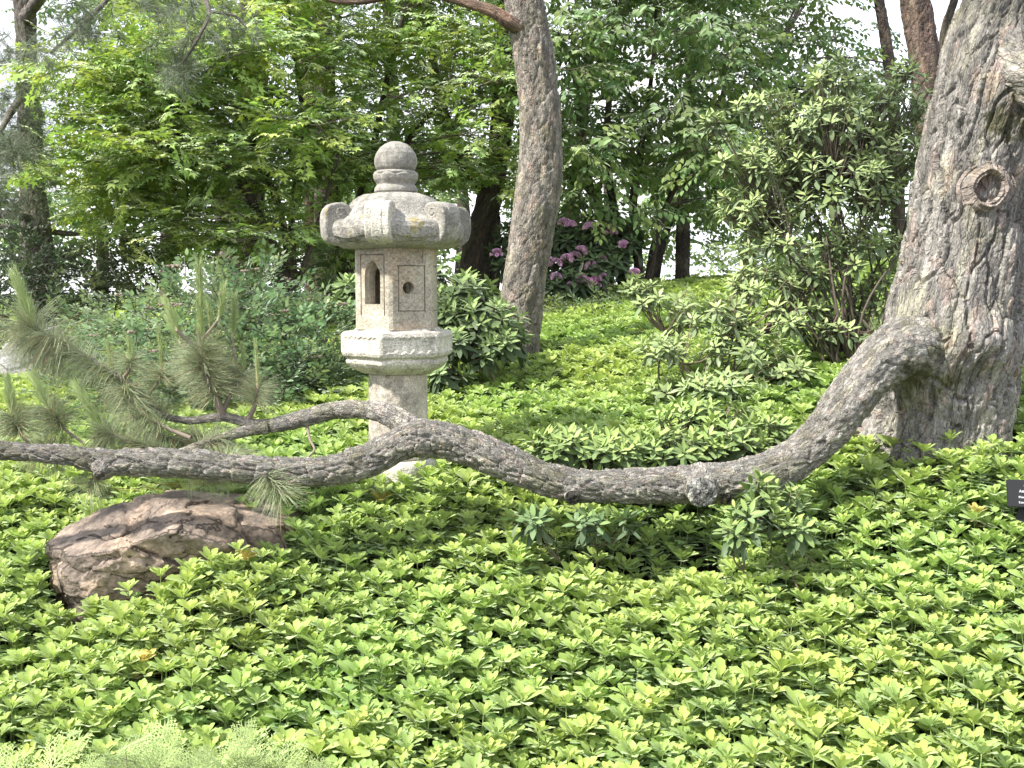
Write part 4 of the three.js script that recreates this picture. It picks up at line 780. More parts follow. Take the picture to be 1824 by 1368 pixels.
// ---------------------------------------------------------------- sprays of leaves for trees and shrubs: a twig along +x, upper side +y
function spray(leaf, n, len, size, o = {}) {
  const r = mulberry(o.seed ?? 1), l = [];
  if (o.twig !== 0) { const g = new THREE.CylinderGeometry(0.0016, 0.003, len, 4, 1, true); g.rotateZ(-Math.PI / 2); g.translate(len / 2, 0, 0); g.deleteAttribute('uv'); l.push(paint(g, [0.5, 0.42, 0.3])); }
  for (let i = 0; i < n; i++) {
    const t = (i + 0.6) / n, sd = i % 2 ? 1 : -1, last = i === n - 1;
    const yaw = last ? 0 : sd * (0.5 + 0.8 * r()), k = 0.8 + 0.4 * r(), tone = 0.8 + 0.4 * r();
    const g = turned(leaf, yaw, (o.lift ?? -0.2) + 0.5 * (r() - 0.5), (r() - 0.5) * (o.roll ?? 1), V(len * t + 0.01 * r(), (r() - 0.5) * 0.03 + (o.hang ?? 0) * r(), -sd * 0.015), size * k);
    l.push(tint(g, [tone, tone, tone]));
  }
  return mergeGeometries(l);
}
const ML = mapleLeaf(1), OL = leafGeo(1, 0.56, OVATE, 4, { fold: 0.18, curl: -0.15 }), SL = leafGeo(1, 0.5, OVATE, 3, { fold: 0.2, curl: -0.1 }), HL = leafGeo(1, 0.42, ELLIPTIC, 3, { fold: 0.3, curl: -0.1 });
const CHIP = (() => { const g = new THREE.BufferGeometry(); g.setAttribute('position', new THREE.Float32BufferAttribute([0, 0, 0, 0.5, 0.06, 0.28, 1, -0.08, 0, 0.5, 0.06, -0.28], 3)); g.setIndex([0, 1, 2, 0, 2, 3]); g.computeVertexNormals(); return paint(g, [1, 1, 1]); })();
const SPRAYS = {
  maple: [1, 2, 3].map((s) => spray(ML, 9, 0.24, 0.06, { seed: s, lift: -0.15, roll: 0.9 })),
  broad: [1, 2, 3].map((s) => spray(OL, 11, 0.28, 0.07, { seed: 10 + s, lift: -0.35, roll: 1.0 })),
  small: [1, 2, 3].map((s) => spray(SL, 9, 0.13, 0.042, { seed: 20 + s, lift: 0.1, roll: 1.2 })),
  holly: [1, 2, 3].map((s) => spray(HL, 12, 0.16, 0.045, { seed: 30 + s, lift: 0.3, roll: 1.6 })),
  far: [1, 2].map((s) => spray(CHIP, 12, 0.6, 0.2, { seed: 40 + s, lift: -0.2, roll: 1.2, twig: 0 })),
};
const CROWN = leafMat({ roughness: 1, transmission: 0.5, clearcoat: 0.12, clearcoatRoughness: 0.5 });
const FARM = leafMat({ roughness: 1, transmission: 0.35, clearcoat: 0 });

function fill(px0, py0, px1, py1, d0, d1, n, r0, r1, r, keep) {    // clumps spread over a window of the view
  const l = []; let guard = 0;
  while (l.length < n && guard++ < n * 60) {
    const px = lerp(px0, px1, r()), py = lerp(py0, py1, r()), d = lerp(d0, d1, r());
    if (keep && !keep(px, py, d)) continue;
    const c = at(px, py, d), rr = lerp(r0, r1, r());
    if (guard < n * 30 && l.some((q) => q.c.distanceTo(c) < (q.r + rr) * 0.55)) continue;
    l.push({ c, r: rr });
  }
  return l;
}
function leaves(parent, kind, clumps, per, tone, r, o = {}) {      // sprays through each clump's volume, thicker to its outside
  const G = SPRAYS[kind], lists = G.map(() => []), b = parent.base;
  for (const { c, r: R } of clumps) {
    const n = Math.round(per * R * R * (0.8 + 0.4 * r())), ct = 0.84 + 0.3 * r();
    for (let i = 0; i < n; i++) {
      const u = r() * 6.283, w = r() * 2 - 1, q = Math.sqrt(1 - w * w), k = Math.pow(r(), 0.42) * R;
      const dir = V(Math.cos(u) * q, w * (o.flat ?? 0.6), Math.sin(u) * q), p = c.clone().addScaledVector(dir, k);
      if (o.keep && !o.keep(p)) continue;
      const X = V(dir.x, dir.y * 0.4 + (o.droop ?? -0.15), dir.z).addScaledVector(V(r() - 0.5, (r() - 0.5) * 0.6, r() - 0.5), 1.1).normalize();
      const up = V((r() - 0.5) * 0.9, 1, (r() - 0.5) * 0.9), Z = V(0, 0, 0).crossVectors(X, up).normalize(), Y = V(0, 0, 0).crossVectors(Z, X), s = (o.scale ?? 1) * (0.6 + 0.5 * r() + 0.35 * r() * r());
      const m = new THREE.Matrix4().makeBasis(X.multiplyScalar(s), Y.multiplyScalar(s), Z.multiplyScalar(s)); m.setPosition(p);
      const t = ct * (0.85 + 0.3 * r()), y = r();
      lists[Math.floor(r() * G.length)].push({ m, c: new THREE.Color().setRGB(tone[0] * t * (0.85 + 0.35 * y), tone[1] * t, tone[2] * t * (1.1 - 0.25 * y)) });
    }
  }
  lists.forEach((l, k) => { if (l.length) copies(o.name ?? 'crown', G[k], o.mat ?? CROWN, l, parent); });
}
const relT = barkRelief(61, 0.055, 0.16, 0.009);
function stemGeo(q, tone, fine) {                   // trunk or branch with bark
  const rm = Math.max(...q.rad), L = q.pts.reduce((s, p, i) => (i ? s + p.distanceTo(q.pts[i - 1]) : 0), 0), nu = fine ? Math.round(clamp(rm * 460, 10, 140)) : 8, nv = fine ? Math.round(clamp(L * 60, 12, 380)) : Math.round(clamp(L * 10, 4, 30));
  const mm = new Map(), f = (th, s, p, R) => { const k = th.toFixed(3) + s.toFixed(3); let v = mm.get(k); if (!v) mm.set(k, (v = relT(th, s, p, R))); return v; };
  const bt = barkTone(tone, 0.2, 0.3);
  return tube(q, nu, nv, fine ? (th, s, p, R) => f(th, s, p, R).d * Math.min(1, R / 0.07) + 0.1 * R * (fbm(p.x * 5, p.y * 4, p.z * 5, 2, 18) - 0.5) : null, fine ? (th, s, p, R) => bt(f(th, s, p, R), th, s, p) : tone);
}
function tree(name, o) {
  const r = mulberry(o.seed), st = o.stems.map((l) => (l[0].isVector3 ? null : rootPath(l)));
  const q0 = st[0], base = V(q0.pts[0].x, groundY(q0.pts[0].x, q0.pts[0].z), q0.pts[0].z);
  const T = thing(name, o.label, o.category ?? 'tree', base, o.group);
  st.forEach((q, i) => part(i ? o.stemName ?? 'stem' : 'trunk', stemGeo(q, o.bark ?? [0.16, 0.13, 0.11], true), M.bark, T));
  for (const l of o.branches ?? []) part('branch', stemGeo(path(l), o.branchBark ?? o.bark ?? [0.16, 0.13, 0.11], true), M.bark, T);
  const clumps = (o.clumps ?? []).flatMap((c) => (typeof c === 'function' ? c(r) : [c]));
  if (clumps.length) {
    const along = st.flatMap((q) => { const c = new THREE.CatmullRomCurve3(q.pts, false, 'centripetal'), a = []; for (let i = 6; i <= 24; i++) a.push(c.getPoint(i / 24)); return a; });
    const g = [];
    for (const { c, r: R } of clumps) {
      let b = along[0]; for (const p of along) { const dy = c.y - p.y, D = (q) => q.distanceTo(c) + Math.max(0, q.y - c.y) * 1.5; if (D(p) < D(b)) b = p; }
      const mid = b.clone().lerp(c, 0.5).add(V((r() - 0.5) * 0.2, 0.1 * r(), (r() - 0.5) * 0.2)), L = b.distanceTo(c), w = clamp(0.006 * L + 0.005, 0.006, 0.03);
      const t = tube({ pts: [b, mid, c], rad: [w, w * 0.7, w * 0.4] }, 6, 10, null, o.bark ?? [0.14, 0.11, 0.09]); t.deleteAttribute('uv'); g.push(t);
      for (let k = 0; k < 4; k++) { const a = r() * 6.283, e = c.clone().add(V(Math.cos(a) * R * 0.8, (r() - 0.4) * R * 0.5, Math.sin(a) * R * 0.8)); g.push(line(mid.clone().lerp(c, 0.4 + 0.5 * r()), e, w * 0.4, w * 0.15, o.bark ?? [0.14, 0.11, 0.09], 4)); }
    }
    part('branches', mergeGeometries(g), M.twig, T, 'stuff');
    leaves(T, o.kind, clumps, o.per, o.tone, r, o);
  }
  return T;
}
const GREY = [0.26, 0.235, 0.22], DARK = [0.13, 0.105, 0.09], RED = [0.3, 0.17, 0.11];

// the curved pine in the middle and the other trunks
tree('pine_tree', { seed: 101, label: 'tall curving pine trunk with grey brown plated bark, right behind the lantern', bark: [0.35, 0.32, 0.29], stems: [[[920, 590, 6.6, 42], [928, 540, 6.6, 39], [937, 480, 6.6, 37.5], [950, 400, 6.6, 40], [960, 320, 6.6, 41], [963, 240, 6.6, 38], [960, 170, 6.6, 36], [950, 100, 6.6, 37], [940, 40, 6.6, 36], [930, -30, 6.6, 34], [930, -160, 6.6, 30], [960, -400, 6.6, 26], [930, -700, 6.6, 18]]],
  branches: [[[935, 55, 6.55, 17], [906, 40, 6.5, 13], [880, 22, 6.5, 11], [840, 8, 6.55, 9.5], [790, -6, 6.6, 8], [720, -12, 6.7, 7], [650, 2, 6.8, 6], [600, 2, 6.85, 5], [560, -12, 6.9, 4]]] , branchBark: [0.3, 0.2, 0.15] });
tree('pine_tree', { seed: 102, label: 'dark forked pine trunk with a reddish fork between the lantern and the curved trunk', bark: [0.15, 0.12, 0.105], stems: [[[846, 500, 10, 29], [852, 430, 10, 26], [868, 370, 10, 23], [884, 300, 10, 20], [893, 230, 10, 20], [900, 150, 10, 24], [905, 60, 10, 20], [900, -60, 10, 18], [910, -300, 10, 14]], [[872, 360, 10, 14], [845, 320, 10, 13], [820, 280, 10.1, 12], [790, 200, 10.2, 10], [770, 100, 10.3, 8], [760, -60, 10.4, 6]]], });
tree('pine_tree', { seed: 103, label: 'pale grey trunk rising behind the maple left of the lantern', bark: GREY, stems: [[[426, 500, 10.6, 42], [430, 440, 10.6, 35], [440, 340, 10.6, 31], [446, 220, 10.6, 29], [452, 60, 10.6, 27], [455, -200, 10.6, 22], [455, -600, 10.6, 16]]] });
tree('pine_tree', { seed: 104, label: 'dark straight trunk just left of the lantern roof, far back', bark: DARK, stems: [[[585, 520, 12, 24], [582, 400, 12, 22], [580, 200, 12, 19], [575, 60, 12, 18], [570, -200, 12, 15], [570, -500, 12, 10]]] });
tree('pine_tree', { seed: 105, label: 'slim trunk with reddish top beside the dark trunk above the lantern', bark: [0.2, 0.12, 0.09], stems: [[[560, 500, 13, 16], [556, 300, 13, 15], [548, 120, 13, 14], [538, 30, 13, 15], [530, -200, 13, 12], [520, -500, 13, 8]]] });
tree('pine_tree', { seed: 107, label: 'leaning trunk with a reddish top, against the bright sky gap at upper right', bark: [0.2, 0.145, 0.125], stems: [[[1690, 560, 8, 34], [1672, 330, 8, 31], [1655, 180, 8, 27], [1645, 90, 8, 27], [1630, 0, 8, 26], [1612, -120, 8, 24], [1590, -400, 8, 20]]] });
tree('slim_tree', { seed: 108, label: 'thin bare trunk crossing the bright sky gap at upper right', bark: DARK, stems: [[[1600, 540, 11, 14], [1598, 300, 11, 12], [1586, 130, 11, 10.5], [1576, 60, 11, 9.5], [1566, 0, 11, 9], [1550, -160, 11, 8], [1540, -400, 11, 6]]] });
tree('slim_tree', { seed: 109, label: 'thin stem leaning right beside the reddish trunk at the upper right edge', bark: DARK, stems: [[[1700, 420, 8.4, 10], [1680, 200, 8.4, 9], [1682, 60, 8.4, 8], [1700, 0, 8.4, 7], [1720, -80, 8.4, 6]]] });

// left white pine with hanging needles
{
  const T = tree('pine_tree', { seed: 106, label: 'pine at the far left with drooping grey green needles over the maple', bark: [0.24, 0.215, 0.2], stems: [[[74, 500, 9, 30], [66, 430, 9, 26], [58, 330, 9, 22], [52, 200, 9, 20], [46, 60, 9, 18], [42, -100, 9, 22], [40, -400, 9, 18]]],
    branches: [[[64, 392, 8.95, 9], [30, 384, 8.8, 8], [-20, 380, 8.7, 7], [-90, 370, 8.6, 5]], [[66, 412, 8.95, 7], [20, 405, 8.7, 6], [-40, 402, 8.6, 5]], [[66, 408, 9, 6], [110, 415, 9.1, 5], [170, 418, 9.2, 3]], [[46, 30, 8.9, 11], [120, -60, 7.4, 10], [230, -60, 6.2, 8], [330, -40, 5.4, 6], [372, 20, 5.2, 4], [352, 70, 5.1, 3], [326, 112, 5.1, 2]], [[230, -60, 6.2, 6], [190, 0, 6, 5], [140, 50, 5.9, 4], [90, 95, 5.9, 3]], [[46, 160, 8.9, 7], [20, 200, 8, 6], [-10, 250, 7.4, 4]], [[372, 20, 5.2, 3.4], [420, 30, 5.2, 2.6], [440, 50, 5.2, 2]]] });
  const r = mulberry(206), l = [], tuft = needlesAlong({ pts: [V(0, 0, 0), V(0.005, 0.05, 0), V(0, 0.12, 0)] }, 70, 0.11, 0.75, 0, [0.15, 0.185, 0.115, 0.04], 19, 1.5);
  const put = (px, py, d, n, sx, sy, droop, k = 1) => { for (let i = 0; i < n; i++) { const a = r() * 6.28, q = Math.sqrt(r()), p = at(px + Math.cos(a) * q * sx, py + Math.sin(a) * q * sy, d + (r() - 0.5) * 0.3), dir = V((r() - 0.5) * 1.6, -droop + (r() - 0.5), (r() - 0.5) * 1.2).normalize(), s = k * (0.8 + 0.5 * r()), c = 0.75 + 0.4 * r(); l.push({ m: new THREE.Matrix4().compose(p, new THREE.Quaternion().setFromUnitVectors(V(0, 1, 0), dir), V(s, s, s)), c: new THREE.Color().setRGB(c, c, c) }); } };
  put(345, 60, 5.1, 12, 50, 60, 0.6, 0.8); put(405, 30, 5.2, 11, 50, 30, 0.5, 0.8); put(318, 130, 5.1, 4, 20, 24, 0.7, 0.7); put(280, 4, 5.4, 10, 70, 20, 0.4, 0.9); put(150, 20, 5.9, 12, 70, 34, 0.5, 0.9); put(95, 70, 5.9, 9, 50, 36, 0.5, 0.9);
  put(20, 270, 7.5, 26, 34, 34, 0.1); put(30, 180, 8, 24, 50, 50, 0.3); put(70, 250, 8.3, 16, 40, 40, 0.3); put(10, 340, 8, 16, 40, 30, 0.2); put(60, 350, 8.4, 14, 50, 30, 0.2); put(20, 100, 8.6, 16, 40, 40, 0.4);
  copies('needles', tuft, M.needle, l, T);
}

// the light green maple on the left
tree('maple_tree', { seed: 111, label: 'light green maple spreading left of the lantern, on thin fanned stems', kind: 'maple', per: 350, tone: [0.3, 0.43, 0.07], bark: [0.15, 0.12, 0.1], flat: 0.55,
  stems: [[[505, 520, 8.6, 9], [480, 430, 8.6, 7.5], [430, 320, 8.5, 6], [350, 230, 8.3, 4.5], [270, 160, 8.1, 3]], [[515, 520, 8.7, 8], [470, 400, 8.6, 6.5], [390, 280, 8.4, 5], [300, 230, 8.2, 3]], [[520, 520, 8.7, 8], [500, 380, 8.8, 6.5], [440, 220, 8.8, 5], [400, 60, 8.8, 3]], [[525, 520, 8.7, 7], [520, 380, 8.9, 6], [540, 240, 8.9, 5], [520, 60, 8.9, 3], [500, -120, 8.9, 2]], [[530, 520, 8.7, 6], [560, 420, 8.7, 5], [590, 320, 8.6, 3.5], [610, 250, 8.6, 2.5]]],
  clumps: [(r) => fill(110, 70, 300, 330, 7.6, 8.8, 15, 0.3, 0.44, r), (r) => fill(250, 60, 560, 300, 7.8, 9.4, 24, 0.32, 0.48, r), (r) => fill(180, 290, 560, 440, 8, 9.2, 14, 0.26, 0.4, r), (r) => fill(120, -160, 560, 60, 8.2, 9.6, 14, 0.35, 0.5, r), (r) => fill(300, 400, 520, 470, 8.3, 9, 5, 0.18, 0.28, r)] });
tree('maple_tree', { seed: 112, label: 'maple with hanging seed clusters, its crown filling the space behind and above the lantern', kind: 'maple', per: 320, tone: [0.25, 0.37, 0.065], bark: [0.14, 0.11, 0.09], flat: 0.55,
  stems: [[[610, 540, 10, 8], [622, 420, 10, 7], [660, 280, 9.8, 6], [690, 140, 9.6, 5], [720, 20, 9.6, 3]], [[618, 540, 10, 7], [640, 400, 9.9, 6], [720, 260, 9.6, 4.5], [800, 160, 9.4, 3]], [[606, 540, 10, 7], [600, 380, 10, 6], [590, 220, 10, 5], [600, 60, 10, 3], [620, -100, 10, 2]]],
  clumps: [(r) => fill(560, 0, 900, 300, 8.8, 10.6, 26, 0.34, 0.5, r), (r) => fill(560, 260, 660, 480, 9, 10.4, 8, 0.26, 0.38, r), (r) => fill(740, 270, 910, 330, 9, 10.2, 5, 0.22, 0.3, r), (r) => fill(520, -200, 900, 0, 9.2, 10.8, 16, 0.36, 0.52, r), (r) => fill(840, 120, 930, 330, 8.6, 9.4, 5, 0.22, 0.32, r)] });
tree('broadleaf_tree', { seed: 113, label: 'dark green many stemmed tree with drooping oval leaves, right of the curved pine trunk', kind: 'broad', per: 195, tone: [0.16, 0.26, 0.065], bark: [0.13, 0.105, 0.085], flat: 0.6, droop: -0.3,
  stems: [[[1118, 545, 9.6, 12], [1096, 450, 9.6, 10], [1070, 380, 9.6, 9], [1050, 330, 9.6, 8], [1030, 200, 9.5, 6], [1020, 60, 9.5, 4]], [[1125, 545, 9.7, 11], [1105, 440, 9.7, 9], [1090, 350, 9.7, 8], [1080, 260, 9.7, 7], [1090, 120, 9.7, 5], [1100, -60, 9.7, 3]], [[1140, 545, 9.6, 11], [1135, 440, 9.6, 8.5], [1128, 370, 9.6, 8], [1140, 280, 9.6, 6.5], [1160, 140, 9.6, 4], [1170, 0, 9.6, 3]], [[1150, 545, 9.8, 9], [1165, 440, 9.8, 7], [1190, 360, 9.8, 6], [1240, 260, 9.8, 5], [1290, 160, 9.8, 3]]],
  clumps: [(r) => fill(980, -20, 1320, 270, 8.6, 10.6, 34, 0.32, 0.48, r), (r) => fill(985, 240, 1080, 400, 8.8, 10, 7, 0.22, 0.32, r), (r) => fill(1080, 250, 1300, 390, 9, 10.4, 8, 0.2, 0.32, r), (r) => fill(980, -260, 1400, -20, 8.8, 11, 20, 0.36, 0.52, r)] });
tree('broadleaf_tree', { seed: 114, label: 'dark slim trunk with a leaning second stem left of the tall rhododendron, far back', kind: 'broad', per: 155, tone: [0.14, 0.23, 0.06], bark: [0.11, 0.09, 0.08], flat: 0.6, droop: -0.3,
  stems: [[[1215, 530, 11.4, 15], [1216, 450, 11.4, 13], [1216, 380, 11.4, 12], [1217, 280, 11.4, 10], [1230, 120, 11.4, 8], [1240, -60, 11.4, 6]], [[1165, 520, 11.4, 8], [1176, 450, 11.4, 7.5], [1200, 380, 11.4, 7], [1250, 300, 11.4, 9], [1320, 200, 11.4, 7], [1390, 80, 11.4, 5]]],
  clumps: [(r) => fill(1240, 20, 1520, 300, 10.4, 12.6, 24, 0.36, 0.55, r), (r) => fill(1380, 120, 1640, 300, 10, 12, 12, 0.34, 0.46, r), (r) => fill(1240, -240, 1500, 20, 10.6, 12.6, 14, 0.4, 0.55, r)] });
tree('broadleaf_tree', { seed: 115, label: 'dark green tree filling the gap between the two maples, behind them', kind: 'broad', per: 72, tone: [0.15, 0.24, 0.06], bark: DARK, flat: 0.6, droop: -0.25,
  stems: [[[690, 520, 13.4, 18], [700, 400, 13.4, 16], [700, 200, 13.4, 12], [690, 0, 13.4, 9], [690, -200, 13.4, 6]]],
  clumps: [(r) => fill(480, -60, 960, 300, 12, 14.6, 26, 0.45, 0.65, r), (r) => fill(560, 280, 900, 350, 12, 14.5, 3, 0.3, 0.4, r), (r) => fill(480, -300, 960, -60, 12.4, 14.6, 16, 0.5, 0.7, r)] });
tree('broadleaf_tree', { seed: 116, label: 'shady tree with dark leaves behind the light green maple at the upper left', kind: 'broad', per: 72, tone: [0.1, 0.175, 0.05], bark: DARK, flat: 0.6, droop: -0.25,
  stems: [[[300, 500, 13, 16], [300, 400, 13, 14], [290, 200, 13, 11], [270, 0, 13, 8], [260, -200, 13, 6]]],
  clumps: [(r) => fill(90, -40, 480, 200, 11.6, 14, 22, 0.45, 0.6, r), (r) => fill(240, 200, 480, 420, 11.8, 13.6, 10, 0.35, 0.5, r), (r) => fill(60, -280, 480, -40, 12, 14, 14, 0.5, 0.65, r)] });
tree('broadleaf_tree', { seed: 117, label: 'dark leafy tree right behind the trunk with plated bark, in front of the far sky', kind: 'broad', per: 72, tone: [0.14, 0.23, 0.06], bark: DARK, flat: 0.6, droop: -0.25,
  stems: [[[1010, 520, 13.6, 14], [1020, 380, 13.6, 12], [1040, 200, 13.6, 10], [1060, 0, 13.6, 7], [1070, -200, 13.6, 5]]],
  clumps: [(r) => fill(930, 60, 1280, 300, 12.4, 14.6, 16, 0.4, 0.55, r), (r) => fill(930, -200, 1280, 60, 12.4, 14.6, 14, 0.45, 0.6, r)] });

// trees far behind, seen in the gaps
{
  const R0 = mulberry(900);
  const spec = [[-60, 26, 3.4, 'far pale tree beyond the crest at the left edge of the garden'], [180, 32, 3.2, 'far tree beyond the crest behind the light green maple'], [390, 27, 3, 'far tree low behind the pale grey trunk'], [640, 30, 3.6, 'far tree right behind the lantern fire box, beyond the crest'], [820, 26, 3.2, 'far tree between the lantern and the curved trunk, beyond the crest'], [1080, 32, 3.4, 'far tree beyond the dark rhododendron in flower'], [1330, 29, 3.3, 'far tree beyond the tall rhododendron'], [1480, 34, 2.6, 'far low tree under the bright sky gap at upper right'], [1760, 28, 3.4, 'far tree hidden mostly by the massive pine trunk']];
  for (const [px, d, w, label] of spec) {
    const c0 = at(px, 500, d), y0 = groundY(c0.x, c0.z), r = mulberry(901 + px + 100);
    const T = thing('distant_tree', label, 'tree', V(c0.x, y0, c0.z));
    const q = { pts: [V(c0.x, y0 - 0.2, c0.z), V(c0.x + 0.1, y0 + 1.8, c0.z), V(c0.x - 0.1, y0 + 4.2, c0.z)], rad: [0.22, 0.17, 0.08] };
    part('trunk', stemGeo(q, DARK, false), M.bark, T);
    const clumps = []; for (let i = 0; i < 12; i++) { const a = r() * 6.283, k = Math.sqrt(r()) * w; clumps.push({ c: V(c0.x + Math.cos(a) * k, y0 + 1.0 + r() * 3.2 * (px === 1480 ? 0.45 : 1), c0.z + Math.sin(a) * k * 0.7), r: 0.8 + 0.6 * r() }); }
    leaves(T, 'far', clumps, 26, [0.16, 0.25, 0.07], r, { mat: FARM, flat: 0.7 });
  }
}

// ---------------------------------------------------------------- shrubs on the left
function shrub(name, o) {
  const r = mulberry(o.seed), foot = onGround(at(...o.foot)), S = thing(name, o.label, 'shrub', foot), tips = [];
  const clumps = o.clumps.flatMap((c) => (typeof c === 'function' ? c(r) : [{ c: at(c[0], c[1], c[2]), r: c[3] }]));
  part('stems', shrubStems(foot, clumps.map((c) => c.c), r, o.thick ?? 0.008, o.bark ?? [0.15, 0.11, 0.08]), M.twig, S);
  leaves(S, o.kind, clumps, o.per, o.tone, r, { name: 'foliage', keep: (p) => p.y > groundY(p.x, p.z), ...o.leaf });
  S.clumps = clumps;
  return S;
}
{
  const S = shrub('spirea', { seed: 301, label: 'broad bluish green dome of spirea with faded pink flower heads, left of the lantern', kind: 'small', per: 1500, tone: [0.18, 0.28, 0.12], foot: [420, 700, 6.3], leaf: { flat: 0.85, droop: 0.25 },
    clumps: [[330, 545, 6.3, 0.26], [230, 590, 6.2, 0.26], [420, 540, 6.4, 0.24], [500, 560, 6.4, 0.24], [560, 600, 6.3, 0.24], [420, 590, 6.1, 0.27], [320, 620, 6, 0.27], [500, 630, 6, 0.26], [590, 660, 6.1, 0.22], [420, 670, 5.9, 0.26], [230, 660, 5.9, 0.25], [330, 690, 5.8, 0.24], [540, 690, 5.9, 0.22], [170, 640, 6, 0.2], [610, 700, 6.1, 0.16], [160, 590, 6.4, 0.18], [470, 510, 6.6, 0.16], [380, 515, 6.6, 0.18], [620, 640, 6.3, 0.15], [130, 690, 5.9, 0.2], [480, 710, 5.8, 0.16]] });
  const r = mulberry(302), bud = new THREE.IcosahedronGeometry(1, 0); bud.deleteAttribute('uv'); paint(bud, [1, 1, 1]);
  const FM = new THREE.MeshStandardMaterial({ vertexColors: true, roughness: 0.9 });
  for (let i = 0; i < 44; i++) {
    const k = S.clumps[Math.floor(r() * 13)], a = r() * 6.283, q = Math.sqrt(r()) * 0.9, p = k.c.clone().add(V(Math.cos(a) * q * k.r, k.r * (0.6 + 0.35 * Math.sqrt(1 - q * q)), Math.sin(a) * q * k.r)), l = [];
    for (let j = 0; j < 12; j++) { const c = 0.7 + 0.5 * r(), s = 0.006 + 0.004 * r(); l.push(tint(bud.clone().applyMatrix4(new THREE.Matrix4().makeScale(s, s * 0.8, s).setPosition(p.x + (r() - 0.5) * 0.05, p.y + (r() - 0.5) * 0.012, p.z + (r() - 0.5) * 0.05)), [0.25 * c, 0.2 * c, 0.155 * c])); }
    part('flower_head', mergeGeometries(l), FM, S);
  }
}
shrub('evergreen_shrub', { seed: 311, label: 'dark evergreen shrub at the left edge, below the far left pine trunk', kind: 'holly', per: 700, tone: [0.055, 0.09, 0.035], foot: [50, 570, 8.2], leaf: { flat: 0.8, droop: 0.2 }, clumps: [[20, 470, 8.3, 0.3], [80, 480, 8.3, 0.28], [40, 530, 8.1, 0.32], [-20, 520, 8.1, 0.3], [100, 540, 8.1, 0.26], [50, 435, 8.5, 0.2], [-30, 580, 8, 0.3], [10, 640, 7.8, 0.3]] });
shrub('evergreen_shrub', { seed: 312, label: 'rounded dark evergreen shrub between the left edge shrub and the spirea', kind: 'holly', per: 700, tone: [0.08, 0.115, 0.035], foot: [190, 560, 8.3], leaf: { flat: 0.8, droop: 0.2 }, clumps: [[170, 480, 8.4, 0.26], [220, 460, 8.4, 0.24], [150, 530, 8.2, 0.28], [240, 510, 8.3, 0.28], [200, 540, 8.1, 0.26], [260, 480, 8.5, 0.2], [110, 560, 8, 0.22]] });
shrub('leafy_shrub', { seed: 313, label: 'shaded leafy undergrowth shrub below the dark trunk left of the fire box', kind: 'broad', per: 170, tone: [0.12, 0.19, 0.05], foot: [560, 560, 9], leaf: { flat: 0.7, droop: 0 }, clumps: [[560, 520, 9, 0.28], [600, 480, 9.2, 0.26], [520, 500, 9.4, 0.26], [600, 540, 8.8, 0.22], [640, 500, 9.4, 0.2], [480, 490, 9.6, 0.24]] });
shrub('leafy_shrub', { seed: 314, label: 'dark undergrowth shrub behind the tall rhododendron stems, near the trunk base', kind: 'broad', per: 170, tone: [0.11, 0.18, 0.05], foot: [1500, 600, 8], leaf: { flat: 0.7, droop: 0 }, clumps: [[1440, 480, 8.4, 0.26], [1520, 520, 8, 0.3], [1560, 460, 8, 0.3], [1480, 560, 7.8, 0.24], [1380, 470, 8.6, 0.25], [1560, 580, 7.4, 0.2]] });
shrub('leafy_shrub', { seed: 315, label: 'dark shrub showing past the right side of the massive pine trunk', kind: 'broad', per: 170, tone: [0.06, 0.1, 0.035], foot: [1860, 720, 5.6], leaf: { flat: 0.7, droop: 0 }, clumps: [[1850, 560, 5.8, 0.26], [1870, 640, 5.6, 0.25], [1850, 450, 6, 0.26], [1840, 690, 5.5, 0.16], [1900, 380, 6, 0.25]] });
{
  const r = mulberry(333), S = shrub('low_evergreen', { seed: 316, label: 'low dark green mound of evergreen ground shrubs at the foot of the flowering rhododendron', kind: 'holly', per: 500, tone: [0.1, 0.16, 0.04], foot: [1030, 570, 8.6], leaf: { flat: 0.6, droop: 0.3 }, clumps: [[980, 545, 8.7, 0.16], [1020, 550, 8.7, 0.18], [1070, 548, 8.6, 0.18], [1120, 555, 8.5, 0.16], [1000, 570, 8.3, 0.14], [1060, 572, 8.2, 0.14], [1170, 560, 8.4, 0.14]] });
}
shrub('leafy_shrub', { seed: 317, label: 'light green shrub on the crest between the dark slim trunk and the tall rhododendron', kind: 'broad', per: 150, tone: [0.22, 0.34, 0.07], foot: [1290, 500, 13], leaf: { flat: 0.7, droop: 0 }, clumps: [[1240, 490, 13, 0.34], [1300, 480, 13.2, 0.38], [1370, 485, 13, 0.36], [1270, 455, 13.4, 0.3], [1430, 490, 12.6, 0.36], [1340, 445, 13.4, 0.3]] });
shrub('leafy_shrub', { seed: 318, label: 'light green shrub on the crest seen through the gap right of the fire box', kind: 'broad', per: 150, tone: [0.22, 0.34, 0.07], foot: [800, 500, 12.6], leaf: { flat: 0.7, droop: 0 }, clumps: [[790, 490, 12.6, 0.3], [740, 485, 12.8, 0.36], [680, 490, 12.8, 0.36], [910, 495, 12.6, 0.3], [620, 490, 12.8, 0.32]] });

